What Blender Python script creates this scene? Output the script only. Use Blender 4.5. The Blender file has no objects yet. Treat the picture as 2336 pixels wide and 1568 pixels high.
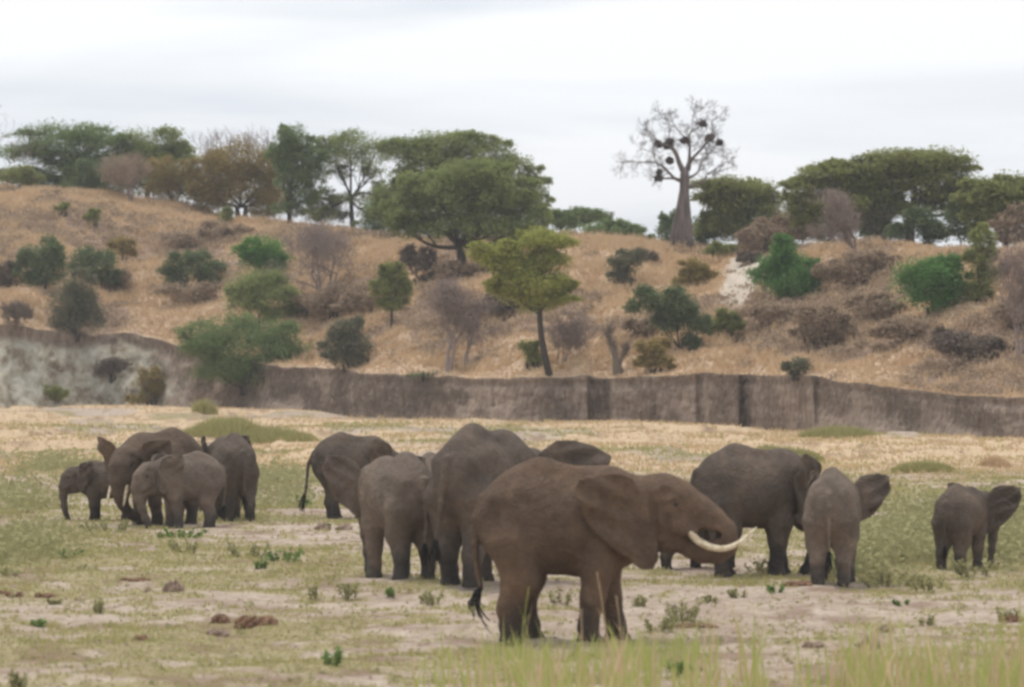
import bpy, math, random
import numpy as np
from mathutils import Matrix, Vector

# ------------------------------------------------------------------ camera, world, sun
SC = bpy.context.scene
C = SC.collection
F = 10400.0          # focal length in pixels of a 2336 px wide picture
H = 5.5              # camera height above the river bed
HY = 740.0           # picture row of the horizon
CX = 1168.0

cam_d = bpy.data.cameras.new("camera")
cam = bpy.data.objects.new("camera", cam_d)
C.objects.link(cam)
cam.location = (0, 0, H)
cam.rotation_euler = (math.radians(90), 0, 0)
cam_d.sensor_width = 36.0
cam_d.lens = F / 2336.0 * 36.0
cam_d.shift_y = -(784.0 - HY) / 2336.0
cam_d.clip_start = 1.0
cam_d.clip_end = 6000.0
cam_d.dof.use_dof = True
cam_d.dof.focus_distance = 140.0
cam_d.dof.aperture_fstop = 1.75
SC.camera = cam

SUN_EL, SUN_AZ = math.radians(72), math.radians(318)   # azimuth clockwise from +Y
world = bpy.data.worlds.new("World")
SC.world = world
world.use_nodes = True
wn, wl = world.node_tree.nodes, world.node_tree.links
wn.clear()
w_out = wn.new("ShaderNodeOutputWorld")
w_bg = wn.new("ShaderNodeBackground")            # clear sky far above the cloud
w_bg.inputs[1].default_value = 0.08
w_sky = wn.new("ShaderNodeTexSky")
w_sky.sky_type = 'NISHITA'
w_sky.sun_disc = False
w_sky.sun_elevation = SUN_EL
w_sky.sun_rotation = SUN_AZ
wl.new(w_sky.outputs[0], w_bg.inputs[0])
w_cl = wn.new("ShaderNodeBackground")            # the overcast layer
w_cl.inputs[1].default_value = 1.0
tc = wn.new("ShaderNodeTexCoord")
mp = wn.new("ShaderNodeMapping")
mp.inputs['Scale'].default_value = (5.0, 5.0, 46.0)
mp.inputs['Location'].default_value = (0.3, 0.0, 0.4)
nz = wn.new("ShaderNodeTexNoise")
nz.inputs['Scale'].default_value = 1.0
nz.inputs['Detail'].default_value = 5.0
nz.inputs['Roughness'].default_value = 0.45
nz.inputs['Distortion'].default_value = 0.4
cr = wn.new("ShaderNodeValToRGB")
cr.color_ramp.elements[0].position = 0.36
cr.color_ramp.elements[0].color = (0.71, 0.76, 0.83, 1)
cr.color_ramp.elements[1].position = 0.58
cr.color_ramp.elements[1].color = (0.96, 0.975, 1.0, 1)
wl.new(tc.outputs['Generated'], mp.inputs[0])
wl.new(mp.outputs[0], nz.inputs[0])
wl.new(nz.outputs[0], cr.inputs[0])
wl.new(cr.outputs[0], w_cl.inputs[0])
w_mx = wn.new("ShaderNodeMixShader")
w_mx.inputs[0].default_value = 0.92
wl.new(w_bg.outputs[0], w_mx.inputs[1])
wl.new(w_cl.outputs[0], w_mx.inputs[2])
wl.new(w_mx.outputs[0], w_out.inputs[0])

sun_d = bpy.data.lights.new("sun", 'SUN')
sun_d.energy = 1.5
sun_d.angle = math.radians(14)
sun_d.color = (1.0, 0.96, 0.90)
sun = bpy.data.objects.new("sun", sun_d)
C.objects.link(sun)
sd = Vector((math.sin(SUN_AZ) * math.cos(SUN_EL), math.cos(SUN_AZ) * math.cos(SUN_EL), math.sin(SUN_EL)))
sun.rotation_euler = sd.to_track_quat('Z', 'Y').to_euler()

SC.view_settings.view_transform = 'Standard'
SC.view_settings.look = 'None'
SC.view_settings.exposure = 0.25
SC.view_settings.gamma = 1.0
SC.view_settings.use_curve_mapping = False
SC.cycles.max_bounces = 6
SC.cycles.diffuse_bounces = 3
SC.cycles.transparent_max_bounces = 6
SC.cycles.use_denoising = True
SC.cycles.filter_width = 2.9
SC.render.use_persistent_data = False

rng = np.random.default_rng(7)
random.seed(7)

# ------------------------------------------------------------------ noise
def _hash(ix, iy, seed):
    h = (ix.astype(np.int64) * 374761393 + iy.astype(np.int64) * 668265263 + seed * 1442695041) & 0xFFFFFFFF
    h = ((h ^ (h >> 13)) * 1274126177) & 0xFFFFFFFF
    return ((h ^ (h >> 16)) & 0xFFFF) / 65535.0

def vnoise(x, y, seed=0):
    x = np.asarray(x, float); y = np.asarray(y, float)
    ix = np.floor(x); iy = np.floor(y)
    fx = x - ix; fy = y - iy
    fx = fx * fx * fx * (fx * (fx * 6 - 15) + 10); fy = fy * fy * fy * (fy * (fy * 6 - 15) + 10)
    a = _hash(ix, iy, seed); b = _hash(ix + 1, iy, seed)
    c = _hash(ix, iy + 1, seed); d = _hash(ix + 1, iy + 1, seed)
    return (a + (b - a) * fx) * (1 - fy) + (c + (d - c) * fx) * fy

def fbm(x, y, s, o=4, seed=0):
    v = 0; a = 0.5; t = 0
    for i in range(o):
        v = v + a * vnoise(x / s + 17.3 * i, y / s + 9.1 * i, seed + i)
        t += a; a *= 0.5; s *= 0.5
    return v / t

def sstep(e0, e1, x):
    t = np.clip((x - e0) / (e1 - e0), 0, 1)
    return t * t * (3 - 2 * t)

# ------------------------------------------------------------------ terrain as a function of place
def wx(px, Y): return (px - CX) / F * Y
def wz(py, Y): return H + (HY - py) / F * Y
def ypix(py): return F * H / (py - HY)

_bp = [(-700, 930), (-300, 930), (0, 932), (250, 928), (400, 930), (560, 934), (700, 938), (900, 950), (1170, 960), (1400, 963),
       (1700, 971), (2000, 985), (2336, 998), (2800, 1015), (3300, 1030)]
BX = np.array([wx(p, ypix(y)) for p, y in _bp]); BY = np.array([ypix(y) for p, y in _bp])
def bank_y(X): return np.interp(X, BX, BY)
_tp = [(-700, 740), (-300, 740), (0, 742), (120, 752), (200, 765), (270, 758), (360, 775), (420, 796), (500, 812), (640, 835), (760, 842),
       (860, 848), (1000, 862), (1120, 866), (1250, 860), (1400, 866), (1500, 855), (1640, 854), (1860, 864), (2050, 886), (2200, 900), (2336, 914), (2800, 930), (3300, 940)]
_TX = np.array([wx(p, bank_y(wx(p, 260))) for p, y in _tp])
_TZ = np.array([wz(y, bank_y(wx(p, 260)) + 1) for p, y in _tp])
def top_z(X): return np.interp(X, _TX, _TZ) + 0.55 * (fbm(X, X * 0, 2.2, 5, 5) - 0.5)
def bank_w(X): return 0.7 + 3.0 * (1 - sstep(-26, -21, X))
# recesses and buttresses in the earth cliff: (pixel centre, half width px, depth m)
_rec = [(1368, 26, 1.3), (1601, 11, 0.6), (1712, 21, 1.5), (1298, 10, 0.3), (1150, 30, 0.5), (760, 34, 0.5), (2120, 30, 0.4),
        (1455, 14, 0.25), (1060, 20, 0.35), (2260, 24, 0.4), (900, 26, 0.35)]
def recess(X):
    X = np.asarray(X, float)
    r = 1.5 * (fbm(X, X * 0 + 3, 4.0, 5, 11) - 0.5)
    for p, w, d in _rec:
        x0 = wx(p, bank_y(wx(p, 250))); hw = w * 0.0245
        r = r + d * (1 - sstep(hw * (0.75 if d > .6 else .2), hw * (1.15 if d > .6 else 1.4), np.abs(X - x0)))
    xb = wx(1856, 240)
    r = r + 0.9 * sstep(xb - 0.05, xb + 0.25, X) * (1 - sstep(xb + 3, xb + 9, X))
    return r
_rt = [(-3, None)]
_rp = [(-700, 400), (-300, 405), (0, 418), (100, 428), (200, 438), (300, 455), (420, 470), (500, 497), (600, 503), (680, 512), (800, 532), (900, 538), (1100, 545),
       (1300, 534), (1400, 541), (1500, 556), (1560, 566), (1700, 572), (1800, 562), (1900, 557), (2100, 552), (2200, 556), (2336, 562), (2800, 560), (3300, 560)]
HL = 58.0
_RX = np.array([wx(p, bank_y(wx(p, 300)) + HL * 0.85) for p, y in _rp])
_RZ = np.array([wz(y, bank_y(wx(p, 300)) + HL * 0.85) for p, y in _rp])
def ridge_z(X): return np.interp(X, _RX, _RZ)

def river_z(X, Y):
    z = 0.34 * (fbm(X, Y, 22, 2, 31) - 0.5) + 0.16 * (fbm(X, Y, 3.2, 3, 33) - 0.5) + 0.05 * (fbm(X, Y, 0.7, 2, 35) - 0.5)
    far = sstep(170, 200, Y)
    n = fbm(X, Y * 0.6, 5.0, 3, 41)
    near_bank = sstep(1, 12, bank_y(X) - Y)
    z = z + (far * 0.26 * sstep(0.50, 0.54, n) + far * 0.16 * sstep(0.58, 0.61, n)) * near_bank - 0.12 * far
    n2 = fbm(X, Y, 3.0, 3, 47)
    z = z + 0.07 * sstep(0.55, 0.62, n2) * (1 - far)
    return z

def hill_raw(X, Y):
    d = Y - (bank_y(X) + bank_w(X) + recess(X))
    t = np.clip(d / HL, 0, 1)
    tz = top_z(X); rz = ridge_z(X)
    right = sstep(4, 12, X)
    g = np.sin(t * math.pi / 2) ** (1.05 + 0.45 * right)
    z = tz + (rz - tz) * g
    z = z - 0.03 * np.clip(d - HL, 0, 1e9)
    fade = sstep(0, 4, d)
    z = z + fade * (1.5 * (fbm(X, Y, 13, 3, 61) - 0.5) + 1.15 * (fbm(X, Y, 4, 3, 63) - 0.5) + 0.25 * (fbm(X, Y, 1.3, 2, 65) - 0.5)) * (1 - 0.6 * sstep(HL * 0.7, HL, d))
    return z, d

def terrain(X, Y):
    X = np.asarray(X, float); Y = np.asarray(Y, float)
    g = river_z(X, Y)
    h, d = hill_raw(X, Y)
    w = bank_w(X)
    v = np.clip((d + w) / w, 0, 1)
    return np.where(d >= 0, h, np.where(d < -w, g, g + (top_z(X) - g) * v))

_YS = np.arange(45, 420, 0.2)
def at(px, py):
    """first place where the line of sight through a picture point meets the terrain"""
    X = wx(px, _YS)
    f = terrain(X, _YS) - (H + (HY - py) / F * _YS)
    k = np.nonzero(f > 0)[0]
    i = int(k[0]) if len(k) else int(np.argmax(f))
    return float(X[i]), float(_YS[i]), float(terrain(X[i], _YS[i]))

# ------------------------------------------------------------------ mesh helpers
def link(name, me, mat=None, parent=None, loc=(0, 0, 0), rot=0.0):
    o = bpy.data.objects.new(name, me)
    C.objects.link(o)
    o.location = loc
    o.rotation_euler = (0, 0, rot)
    if mat is not None and me is not None and len(me.materials) == 0:
        me.materials.append(mat)
    if parent is not None:
        o.parent = parent
    return o

def tag(o, label=None, cat=None, group=None, kind=None):
    if label: o['label'] = label
    if cat: o['category'] = cat
    if group: o['group'] = group
    if kind: o['kind'] = kind
    return o

def thing(name, label, cat, loc, group=None, rot=0.0):
    return tag(link(name, None, None, None, loc, rot), label, cat, group)

def mk(name, V, T, var=None, smooth=False, attrs=None):
    V = np.asarray(V, np.float32).reshape(-1, 3); T = np.asarray(T, np.int32)
    k = T.shape[1]
    me = bpy.data.meshes.new(name)
    me.vertices.add(len(V)); me.vertices.foreach_set('co', V.ravel())
    me.loops.add(T.size); me.loops.foreach_set('vertex_index', T.ravel())
    me.polygons.add(len(T))
    me.polygons.foreach_set('loop_start', np.arange(0, T.size, k, dtype=np.int32))
    me.polygons.foreach_set('loop_total', np.full(len(T), k, np.int32))
    if smooth:
        me.polygons.foreach_set('use_smooth', np.ones(len(T), bool))
    if var is not None:
        a = me.attributes.new('var', 'FLOAT', 'FACE'); a.data.foreach_set('value', np.asarray(var, np.float32))
    for n, arr in (attrs or {}).items():
        a = me.attributes.new(n, 'FLOAT', 'POINT'); a.data.foreach_set('value', np.asarray(arr, np.float32))
    me.update(calc_edges=True)
    return me

class MB:
    """collects tubes and loose triangles into one mesh"""
    def __init__(s): s.V = []; s.T = []; s.R = []; s.n = 0
    def add(s, V, T, var=0.5):
        V = np.asarray(V, float).reshape(-1, 3); T = np.asarray(T, int).reshape(-1, 3)
        s.V.append(V); s.T.append(T + s.n); s.n += len(V)
        s.R.append(np.broadcast_to(np.asarray(var, float), (len(T),)).copy())
    def tube(s, pts, rad, k=6, var=0.5, cap=True):
        P = np.asarray(pts, float); R = np.asarray(rad, float); n = len(P)
        if R.ndim == 0: R = np.full(n, float(R))
        D = np.gradient(P, axis=0); D /= np.linalg.norm(D, axis=1)[:, None] + 1e-9
        up = np.array([0.31, 0.95, 0.11])
        A = np.cross(D, up); A /= np.linalg.norm(A, axis=1)[:, None] + 1e-9
        B = np.cross(D, A)
        th = np.linspace(0, 2 * math.pi, k, endpoint=False)
        V = P[:, None, :] + R[:, None, None] * (A[:, None, :] * np.cos(th)[None, :, None] + B[:, None, :] * np.sin(th)[None, :, None])
        V = V.reshape(-1, 3); T = []
        for i in range(n - 1):
            for j in range(k):
                a = i * k + j; b = i * k + (j + 1) % k; c = a + k; d = b + k
                T += [(a, c, b), (b, c, d)]
        if cap:
            V = np.vstack([V, P[0], P[-1]]); e = n * k
            for j in range(k):
                T.append((e, j, (j + 1) % k)); T.append((e + 1, (n - 1) * k + (j + 1) % k, (n - 1) * k + j))
        s.add(V, T, var)
    def mesh(s, name, smooth=False):
        return mk(name, np.vstack(s.V), np.vstack(s.T), np.concatenate(s.R), smooth)

# ------------------------------------------------------------------ materials
def nodes(name):
    m = bpy.data.materials.new(name); m.use_nodes = True
    nt = m.node_tree; nt.nodes.clear()
    return m, nt.nodes, nt.links

def N(ns, kind, **kw):
    n = ns.new(kind)
    for k, v in kw.items():
        if k in n.inputs: n.inputs[k].default_value = v
        else: setattr(n, k, v)
    return n

def ramp(ns, stops):
    r = ns.new("ShaderNodeValToRGB")
    e = r.color_ramp.elements
    e[0].position, e[0].color = stops[0][0], (*stops[0][1], 1)
    e[1].position, e[1].color = stops[-1][0], (*stops[-1][1], 1)
    for p, c in stops[1:-1]:
        x = e.new(p); x.color = (*c, 1)
    return r

def mixc(ns, ls, fac, a, b, mode='MIX'):
    m = ns.new("ShaderNodeMix"); m.data_type = 'RGBA'; m.blend_type = mode
    for s, v in ((m.inputs[0], fac), (m.inputs[6], a), (m.inputs[7], b)):
        if isinstance(v, (int, float)): s.default_value = v
        elif isinstance(v, tuple): s.default_value = (*v, 1) if len(v) == 3 else v
        else: ls.new(v, s)
    return m.outputs[2]

def math_(ns, ls, op, a, b=None, clamp=False):
    m = ns.new("ShaderNodeMath"); m.operation = op; m.use_clamp = clamp
    for s, v in ((m.inputs[0], a), (m.inputs[1], b)):
        if v is None: continue
        if isinstance(v, (int, float)): s.default_value = v
        else: ls.new(v, s)
    return m.outputs[0]

def leaf_mat(name, cols, trans=0.3, patch=0.6, rough=0.7):
    """cols: dark, mid, light; 'var' per face plus a slow drift through the plant"""
    m, ns, ls = nodes(name)
    out = N(ns, "ShaderNodeOutputMaterial")
    a = N(ns, "ShaderNodeAttribute", attribute_name='var')
    g = N(ns, "ShaderNodeNewGeometry")
    nz = N(ns, "ShaderNodeTexNoise", Scale=patch, Detail=2.0)
    ls.new(g.outputs['Position'], nz.inputs['Vector'])
    v = math_(ns, ls, 'ADD', math_(ns, ls, 'MULTIPLY', a.outputs['Fac'], 0.55), math_(ns, ls, 'MULTIPLY_ADD', nz.outputs[0], 1.3), True)
    v.node.inputs[1].default_value
    v2 = math_(ns, ls, 'SUBTRACT', v, 0.42, True)
    r = ramp(ns, [(0.0, cols[0]), (0.45, cols[1]), (0.95, cols[2])])
    ls.new(v2, r.inputs[0])
    d = N(ns, "ShaderNodeBsdfDiffuse"); t = N(ns, "ShaderNodeBsdfTranslucent"); mx = N(ns, "ShaderNodeMixShader")
    ls.new(r.outputs[0], d.inputs[0]); ls.new(r.outputs[0], t.inputs[0])
    mx.inputs[0].default_value = trans
    ls.new(d.outputs[0], mx.inputs[1]); ls.new(t.outputs[0], mx.inputs[2]); ls.new(mx.outputs[0], out.inputs[0])
    return m

def bark_mat(name, c0, c1, sc=3.0):
    m, ns, ls = nodes(name)
    out = N(ns, "ShaderNodeOutputMaterial"); b = N(ns, "ShaderNodeBsdfPrincipled", Roughness=0.9)
    b.inputs['Specular IOR Level'].default_value = 0.15
    tcn = N(ns, "ShaderNodeTexCoord"); mpn = N(ns, "ShaderNodeMapping"); mpn.inputs['Scale'].default_value = (sc, sc, sc * 0.22)
    nz = N(ns, "ShaderNodeTexNoise", Scale=1.0, Detail=5.0)
    r = ramp(ns, [(0.3, c0), (0.7, c1)])
    bp = N(ns, "ShaderNodeBump", Strength=0.7, Distance=0.08)
    ls.new(tcn.outputs['Object'], mpn.inputs[0]); ls.new(mpn.outputs[0], nz.inputs[0]); ls.new(nz.outputs[0], r.inputs[0])
    ls.new(r.outputs[0], b.inputs['Base Color']); ls.new(nz.outputs[0], bp.inputs['Height']); ls.new(bp.outputs[0], b.inputs['Normal'])
    ls.new(b.outputs[0], out.inputs[0])
    return m

M = {}
M['acacia'] = leaf_mat('acacia_leaf', [(0.14, 0.165, 0.07), (0.245, 0.285, 0.105), (0.385, 0.43, 0.16)], 0.4)
M['acacia_dark'] = leaf_mat('acacia_dark_leaf', [(0.11, 0.145, 0.068), (0.185, 0.245, 0.1), (0.29, 0.37, 0.14)], 0.4)
M['olive'] = leaf_mat('olive_leaf', [(0.155, 0.165, 0.075), (0.255, 0.275, 0.098), (0.4, 0.41, 0.145)], 0.4)
M['yellowgreen'] = leaf_mat('yellow_green_leaf', [(0.185, 0.2, 0.06), (0.33, 0.345, 0.09), (0.5, 0.5, 0.14)], 0.4)
M['green'] = leaf_mat('green_leaf', [(0.08, 0.135, 0.045), (0.12, 0.235, 0.07), (0.2, 0.38, 0.11)], 0.4)
M['bright'] = leaf_mat('bright_green_leaf', [(0.075, 0.13, 0.04), (0.125, 0.26, 0.062), (0.19, 0.4, 0.095)], 0.4)
M['darkgreen'] = leaf_mat('dark_green_leaf', [(0.09, 0.115, 0.058), (0.145, 0.185, 0.088), (0.23, 0.285, 0.135)], 0.35)
M['greygreen'] = leaf_mat('grey_green_leaf', [(0.13, 0.122, 0.085), (0.19, 0.185, 0.118), (0.265, 0.262, 0.165)], 0.35)
M['rust'] = leaf_mat('rusty_leaf', [(0.17, 0.13, 0.06), (0.31, 0.24, 0.095), (0.47, 0.37, 0.14)], 0.4)
M['twigs'] = leaf_mat('twig_bark', [(0.170, 0.125, 0.108), (0.265, 0.205, 0.178), (0.380, 0.305, 0.265)], trans=0.0)
M['brush'] = leaf_mat('dead_brush', [(0.22, 0.158, 0.11), (0.345, 0.258, 0.18), (0.49, 0.375, 0.27)], trans=0.2)
M['darkbrush'] = leaf_mat('dark_brush', [(0.13, 0.102, 0.08), (0.2, 0.16, 0.125), (0.295, 0.235, 0.185)], trans=0.15)
M['straw'] = leaf_mat('straw_grass', [(0.36, 0.24, 0.145), (0.6, 0.43, 0.265), (0.82, 0.65, 0.43)], trans=0.2, patch=0.25)
M['pale_straw'] = leaf_mat('pale_straw_grass', [(0.37, 0.255, 0.145), (0.6, 0.44, 0.26), (0.8, 0.64, 0.42)], trans=0.2, patch=0.3)
M['meadow'] = leaf_mat('meadow_grass', [(0.23, 0.215, 0.085), (0.39, 0.36, 0.145), (0.6, 0.53, 0.26)], trans=0.25, patch=0.5)
M['weed'] = leaf_mat('weed_leaf', [(0.18, 0.18, 0.09), (0.31, 0.3, 0.145), (0.5, 0.46, 0.25)], trans=0.3, patch=0.8)
M['weed_green'] = leaf_mat('weed_green_leaf', [(0.090, 0.145, 0.050), (0.165, 0.250, 0.080), (0.280, 0.380, 0.130)], trans=0.3, patch=2.0)
M['reed'] = leaf_mat('tall_grass_blade', [(0.12, 0.2, 0.035), (0.33, 0.4, 0.095), (0.8, 0.68, 0.34)], trans=0.3, patch=2.5)
M['bark'] = bark_mat('acacia_bark', (0.035, 0.028, 0.022), (0.085, 0.070, 0.058))
M['bark_pale'] = bark_mat('pale_bark', (0.16, 0.13, 0.11), (0.32, 0.27, 0.235))
M['baobab'] = bark_mat('baobab_bark', (0.090, 0.072, 0.066), (0.235, 0.190, 0.172), 2.8)
M['nest'] = bark_mat('nest_straw', (0.06, 0.04, 0.032), (0.14, 0.095, 0.075), 12.0)
M['hair'] = bark_mat('tail_hair', (0.012, 0.011, 0.010), (0.03, 0.026, 0.024), 20.0)

def ivory_mat():
    m, ns, ls = nodes('ivory')
    out = N(ns, "ShaderNodeOutputMaterial"); b = N(ns, "ShaderNodeBsdfPrincipled", Roughness=0.38)
    tcn = N(ns, "ShaderNodeTexCoord"); nz = N(ns, "ShaderNodeTexNoise", Scale=9.0, Detail=4.0)
    r = ramp(ns, [(0.3, (0.42, 0.28, 0.15)), (0.5, (0.72, 0.60, 0.42)), (0.75, (0.86, 0.78, 0.62))])
    ls.new(tcn.outputs['Object'], nz.inputs[0]); ls.new(nz.outputs[0], r.inputs[0]); ls.new(r.outputs[0], b.inputs['Base Color'])
    ls.new(b.outputs[0], out.inputs[0])
    return m
M['ivory'] = ivory_mat()

def eye_mat():
    m, ns, ls = nodes('eye')
    out = N(ns, "ShaderNodeOutputMaterial"); b = N(ns, "ShaderNodeBsdfPrincipled", Roughness=0.15)
    b.inputs['Base Color'].default_value = (0.02, 0.013, 0.01, 1)
    ls.new(b.outputs[0], out.inputs[0])
    return m
M['eye'] = eye_mat()

def skin_mat():
    m, ns, ls = nodes('elephant_skin')
    out = N(ns, "ShaderNodeOutputMaterial"); b = N(ns, "ShaderNodeBsdfPrincipled", Roughness=0.88)
    b.inputs['Specular IOR Level'].default_value = 0.2
    oi = N(ns, "ShaderNodeObjectInfo"); tcn = N(ns, "ShaderNodeTexCoord")
    n1 = N(ns, "ShaderNodeTexNoise", Scale=1.1, Detail=4.0, Distortion=0.6)
    n2 = N(ns, "ShaderNodeTexNoise", Scale=7.0, Detail=6.0, Roughness=0.7)
    off = N(ns, "ShaderNodeVectorMath", operation='ADD')
    sc = N(ns, "ShaderNodeVectorMath", operation='SCALE'); sc.inputs['Scale'].default_value = 30.0
    cx = N(ns, "ShaderNodeCombineXYZ")
    for k in range(3): ls.new(oi.outputs['Random'], cx.inputs[k])
    ls.new(cx.outputs[0], sc.inputs[0]); ls.new(tcn.outputs['Object'], off.inputs[0]); ls.new(sc.outputs[0], off.inputs[1])
    ls.new(off.outputs[0], n1.inputs['Vector']); ls.new(off.outputs[0], n2.inputs['Vector'])
    r1 = ramp(ns, [(0.30, (0.72, 0.71, 0.71)), (0.50, (1.0, 1.0, 1.0)), (0.72, (1.40, 1.32, 1.24))])
    ls.new(n1.outputs[0], r1.inputs[0])
    r2 = ramp(ns, [(0.30, (0.78, 0.77, 0.76)), (0.70, (1.20, 1.21, 1.22))])
    ls.new(n2.outputs[0], r2.inputs[0])
    c = mixc(ns, ls, 1.0, oi.outputs['Color'], r1.outputs[0], 'MULTIPLY')
    c = mixc(ns, ls, 1.0, c, r2.outputs[0], 'MULTIPLY')
    # pale dust thrown on the back, mud on the lower legs, plus painted top light and belly shade
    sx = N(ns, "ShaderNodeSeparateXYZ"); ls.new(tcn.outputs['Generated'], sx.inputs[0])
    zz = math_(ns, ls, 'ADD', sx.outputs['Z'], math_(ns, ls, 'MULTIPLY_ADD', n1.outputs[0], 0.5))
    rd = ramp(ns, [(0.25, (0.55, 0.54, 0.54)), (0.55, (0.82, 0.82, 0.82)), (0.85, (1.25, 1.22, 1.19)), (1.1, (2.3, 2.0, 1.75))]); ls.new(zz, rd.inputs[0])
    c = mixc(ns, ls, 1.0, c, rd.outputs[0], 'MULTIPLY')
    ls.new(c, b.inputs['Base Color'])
    # creases: stretched cells
    mpn = N(ns, "ShaderNodeMapping"); mpn.inputs['Scale'].default_value = (9, 9, 15)
    dn = N(ns, "ShaderNodeTexNoise", Scale=2.5, Detail=3.0)
    dv = N(ns, "ShaderNodeVectorMath", operation='MULTIPLY_ADD'); dv.inputs[1].default_value = (0.35, 0.35, 0.35)
    ls.new(tcn.outputs['Object'], dn.inputs['Vector']); ls.new(dn.outputs['Color'], dv.inputs[0]); ls.new(tcn.outputs['Object'], dv.inputs[2])
    vo = N(ns, "ShaderNodeTexVoronoi", feature='DISTANCE_TO_EDGE', Scale=1.0)
    ls.new(dv.outputs[0], mpn.inputs[0]); ls.new(mpn.outputs[0], vo.inputs['Vector'])
    r3 = ramp(ns, [(0.0, (0, 0, 0)), (0.2, (1, 1, 1))]); ls.new(vo.outputs['Distance'], r3.inputs[0])
    hgt = mixc(ns, ls, 0.5, r3.outputs[0], n2.outputs[0])
    bp = N(ns, "ShaderNodeBump", Strength=0.75, Distance=0.035)
    ls.new(hgt, bp.inputs['Height']); ls.new(bp.outputs[0], b.inputs['Normal'])
    ls.new(b.outputs[0], out.inputs[0])
    return m
M['skin'] = skin_mat()

def soil_mat(name, kind):
    m, ns, ls = nodes(name)
    out = N(ns, "ShaderNodeOutputMaterial"); b = N(ns, "ShaderNodeBsdfPrincipled", Roughness=0.95)
    b.inputs['Specular IOR Level'].default_value = 0.1
    g = N(ns, "ShaderNodeNewGeometry")
    def noise(s, d=4.0, vec=None, scale=None, rough=0.55):
        n = N(ns, "ShaderNodeTexNoise", Scale=s, Detail=d, Roughness=rough)
        src = g.outputs['Position']
        if scale:
            mpn = N(ns, "ShaderNodeMapping"); mpn.inputs['Scale'].default_value = scale
            ls.new(src, mpn.inputs[0]); src = mpn.outputs[0]
        ls.new(src, n.inputs['Vector'])
        return n.outputs[0]
    def attr(n): return N(ns, "ShaderNodeAttribute", attribute_name=n).outputs['Fac']
    if kind == 'river':
        fine = noise(4.5, 6.0, rough=0.7)
        big = noise(0.35, 4.0)
        r1 = ramp(ns, [(0.30, (0.27, 0.205, 0.155)), (0.48, (0.395, 0.318, 0.252)), (0.68, (0.545, 0.460, 0.380))]); ls.new(fine, r1.inputs[0])
        r2 = ramp(ns, [(0.30, (0.78, 0.72, 0.68)), (0.60, (1.05, 1.04, 1.02))]); ls.new(big, r2.inputs[0])
        c = mixc(ns, ls, 1.0, r1.outputs[0], r2.outputs[0], 'MULTIPLY')
        rg = ramp(ns, [(0.3, (0.20, 0.165, 0.075)), (0.7, (0.36, 0.31, 0.14))]); ls.new(fine, rg.inputs[0])
        c = mixc(ns, ls, attr('green'), c, rg.outputs[0])
        rs = ramp(ns, [(0.3, (0.43, 0.305, 0.185)), (0.7, (0.62, 0.475, 0.315))]); ls.new(fine, rs.inputs[0])
        c = mixc(ns, ls, attr('straw'), c, rs.outputs[0])
        c = mixc(ns, ls, attr('dark'), c, (0.20, 0.125, 0.085))
        h = fine
    elif kind == 'hill':
        fine = noise(2.6, 6.0, rough=0.75)
        big = noise(0.16, 4.0)
        r1 = ramp(ns, [(0.25, (0.24, 0.160, 0.105)), (0.50, (0.50, 0.360, 0.240)), (0.75, (0.72, 0.56, 0.40))]); ls.new(fine, r1.inputs[0])
        c = r1.outputs[0]
        c = mixc(ns, ls, attr('brown'), c, (0.235, 0.160, 0.122))
        c = mixc(ns, ls, attr('pale'), c, (0.56, 0.48, 0.39))
        h = fine
    else:
        fine = noise(2.2, 7.0, scale=(1.4, 1.4, 0.5), rough=0.75)
        lay = noise(1.0, 4.0, scale=(0.25, 0.25, 1.6))
        r1 = ramp(ns, [(0.30, (0.130, 0.096, 0.074)), (0.50, (0.250, 0.192, 0.150)), (0.70, (0.420, 0.335, 0.265))]); ls.new(fine, r1.inputs[0])
        r2 = ramp(ns, [(0.35, (0.85, 0.82, 0.80)), (0.65, (1.1, 1.1, 1.1))]); ls.new(lay, r2.inputs[0])
        c = mixc(ns, ls, 1.0, r1.outputs[0], r2.outputs[0], 'MULTIPLY')
        blot = noise(0.7, 6.0, rough=0.7)
        rp = ramp(ns, [(0.38, (0.21, 0.165, 0.115)), (0.50, (0.38, 0.345, 0.27)), (0.68, (0.54, 0.51, 0.43))]); ls.new(blot, rp.inputs[0])
        c = mixc(ns, ls, attr('pale'), c, rp.outputs[0])
        h = fine
    bp = N(ns, "ShaderNodeBump", Strength=0.8, Distance=0.12 if kind != 'river' else 0.05)
    ls.new(h, bp.inputs['Height']); ls.new(bp.outputs[0], b.inputs['Normal'])
    ls.new(c, b.inputs['Base Color']); ls.new(b.outputs[0], out.inputs[0])
    return m
M['river'] = soil_mat('river_bed_soil', 'river')
M['hill'] = soil_mat('hill_soil', 'hill')
M['bank'] = soil_mat('bank_earth', 'bank')

def clod_mat(name, c0, c1):
    return bark_mat(name, c0, c1, 6.0)
M['dung'] = clod_mat('dung', (0.13, 0.070, 0.042), (0.27, 0.160, 0.100))
M['clod'] = clod_mat('soil_clod', (0.20, 0.14, 0.10), (0.34, 0.25, 0.19))
M['stone'] = clod_mat('stone', (0.14, 0.10, 0.085), (0.24, 0.18, 0.155))

# ------------------------------------------------------------------ ground, bank, hillside
def grid_mesh(name, X, Y, Z, attrs):
    r, c = X.shape
    V = np.stack([X, Y, Z], -1).reshape(-1, 3)
    i = np.arange((r - 1) * (c - 1)); a = (i // (c - 1)) * c + i % (c - 1)
    T = np.stack([a, a + 1, a + c + 1, a + c], -1)
    return mk(name, V, T, None, True, {k: v.ravel() for k, v in attrs.items()})

def py_of(Y): return HY + F * H / Y
def px_of(X, Y): return CX + X / Y * F

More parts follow.
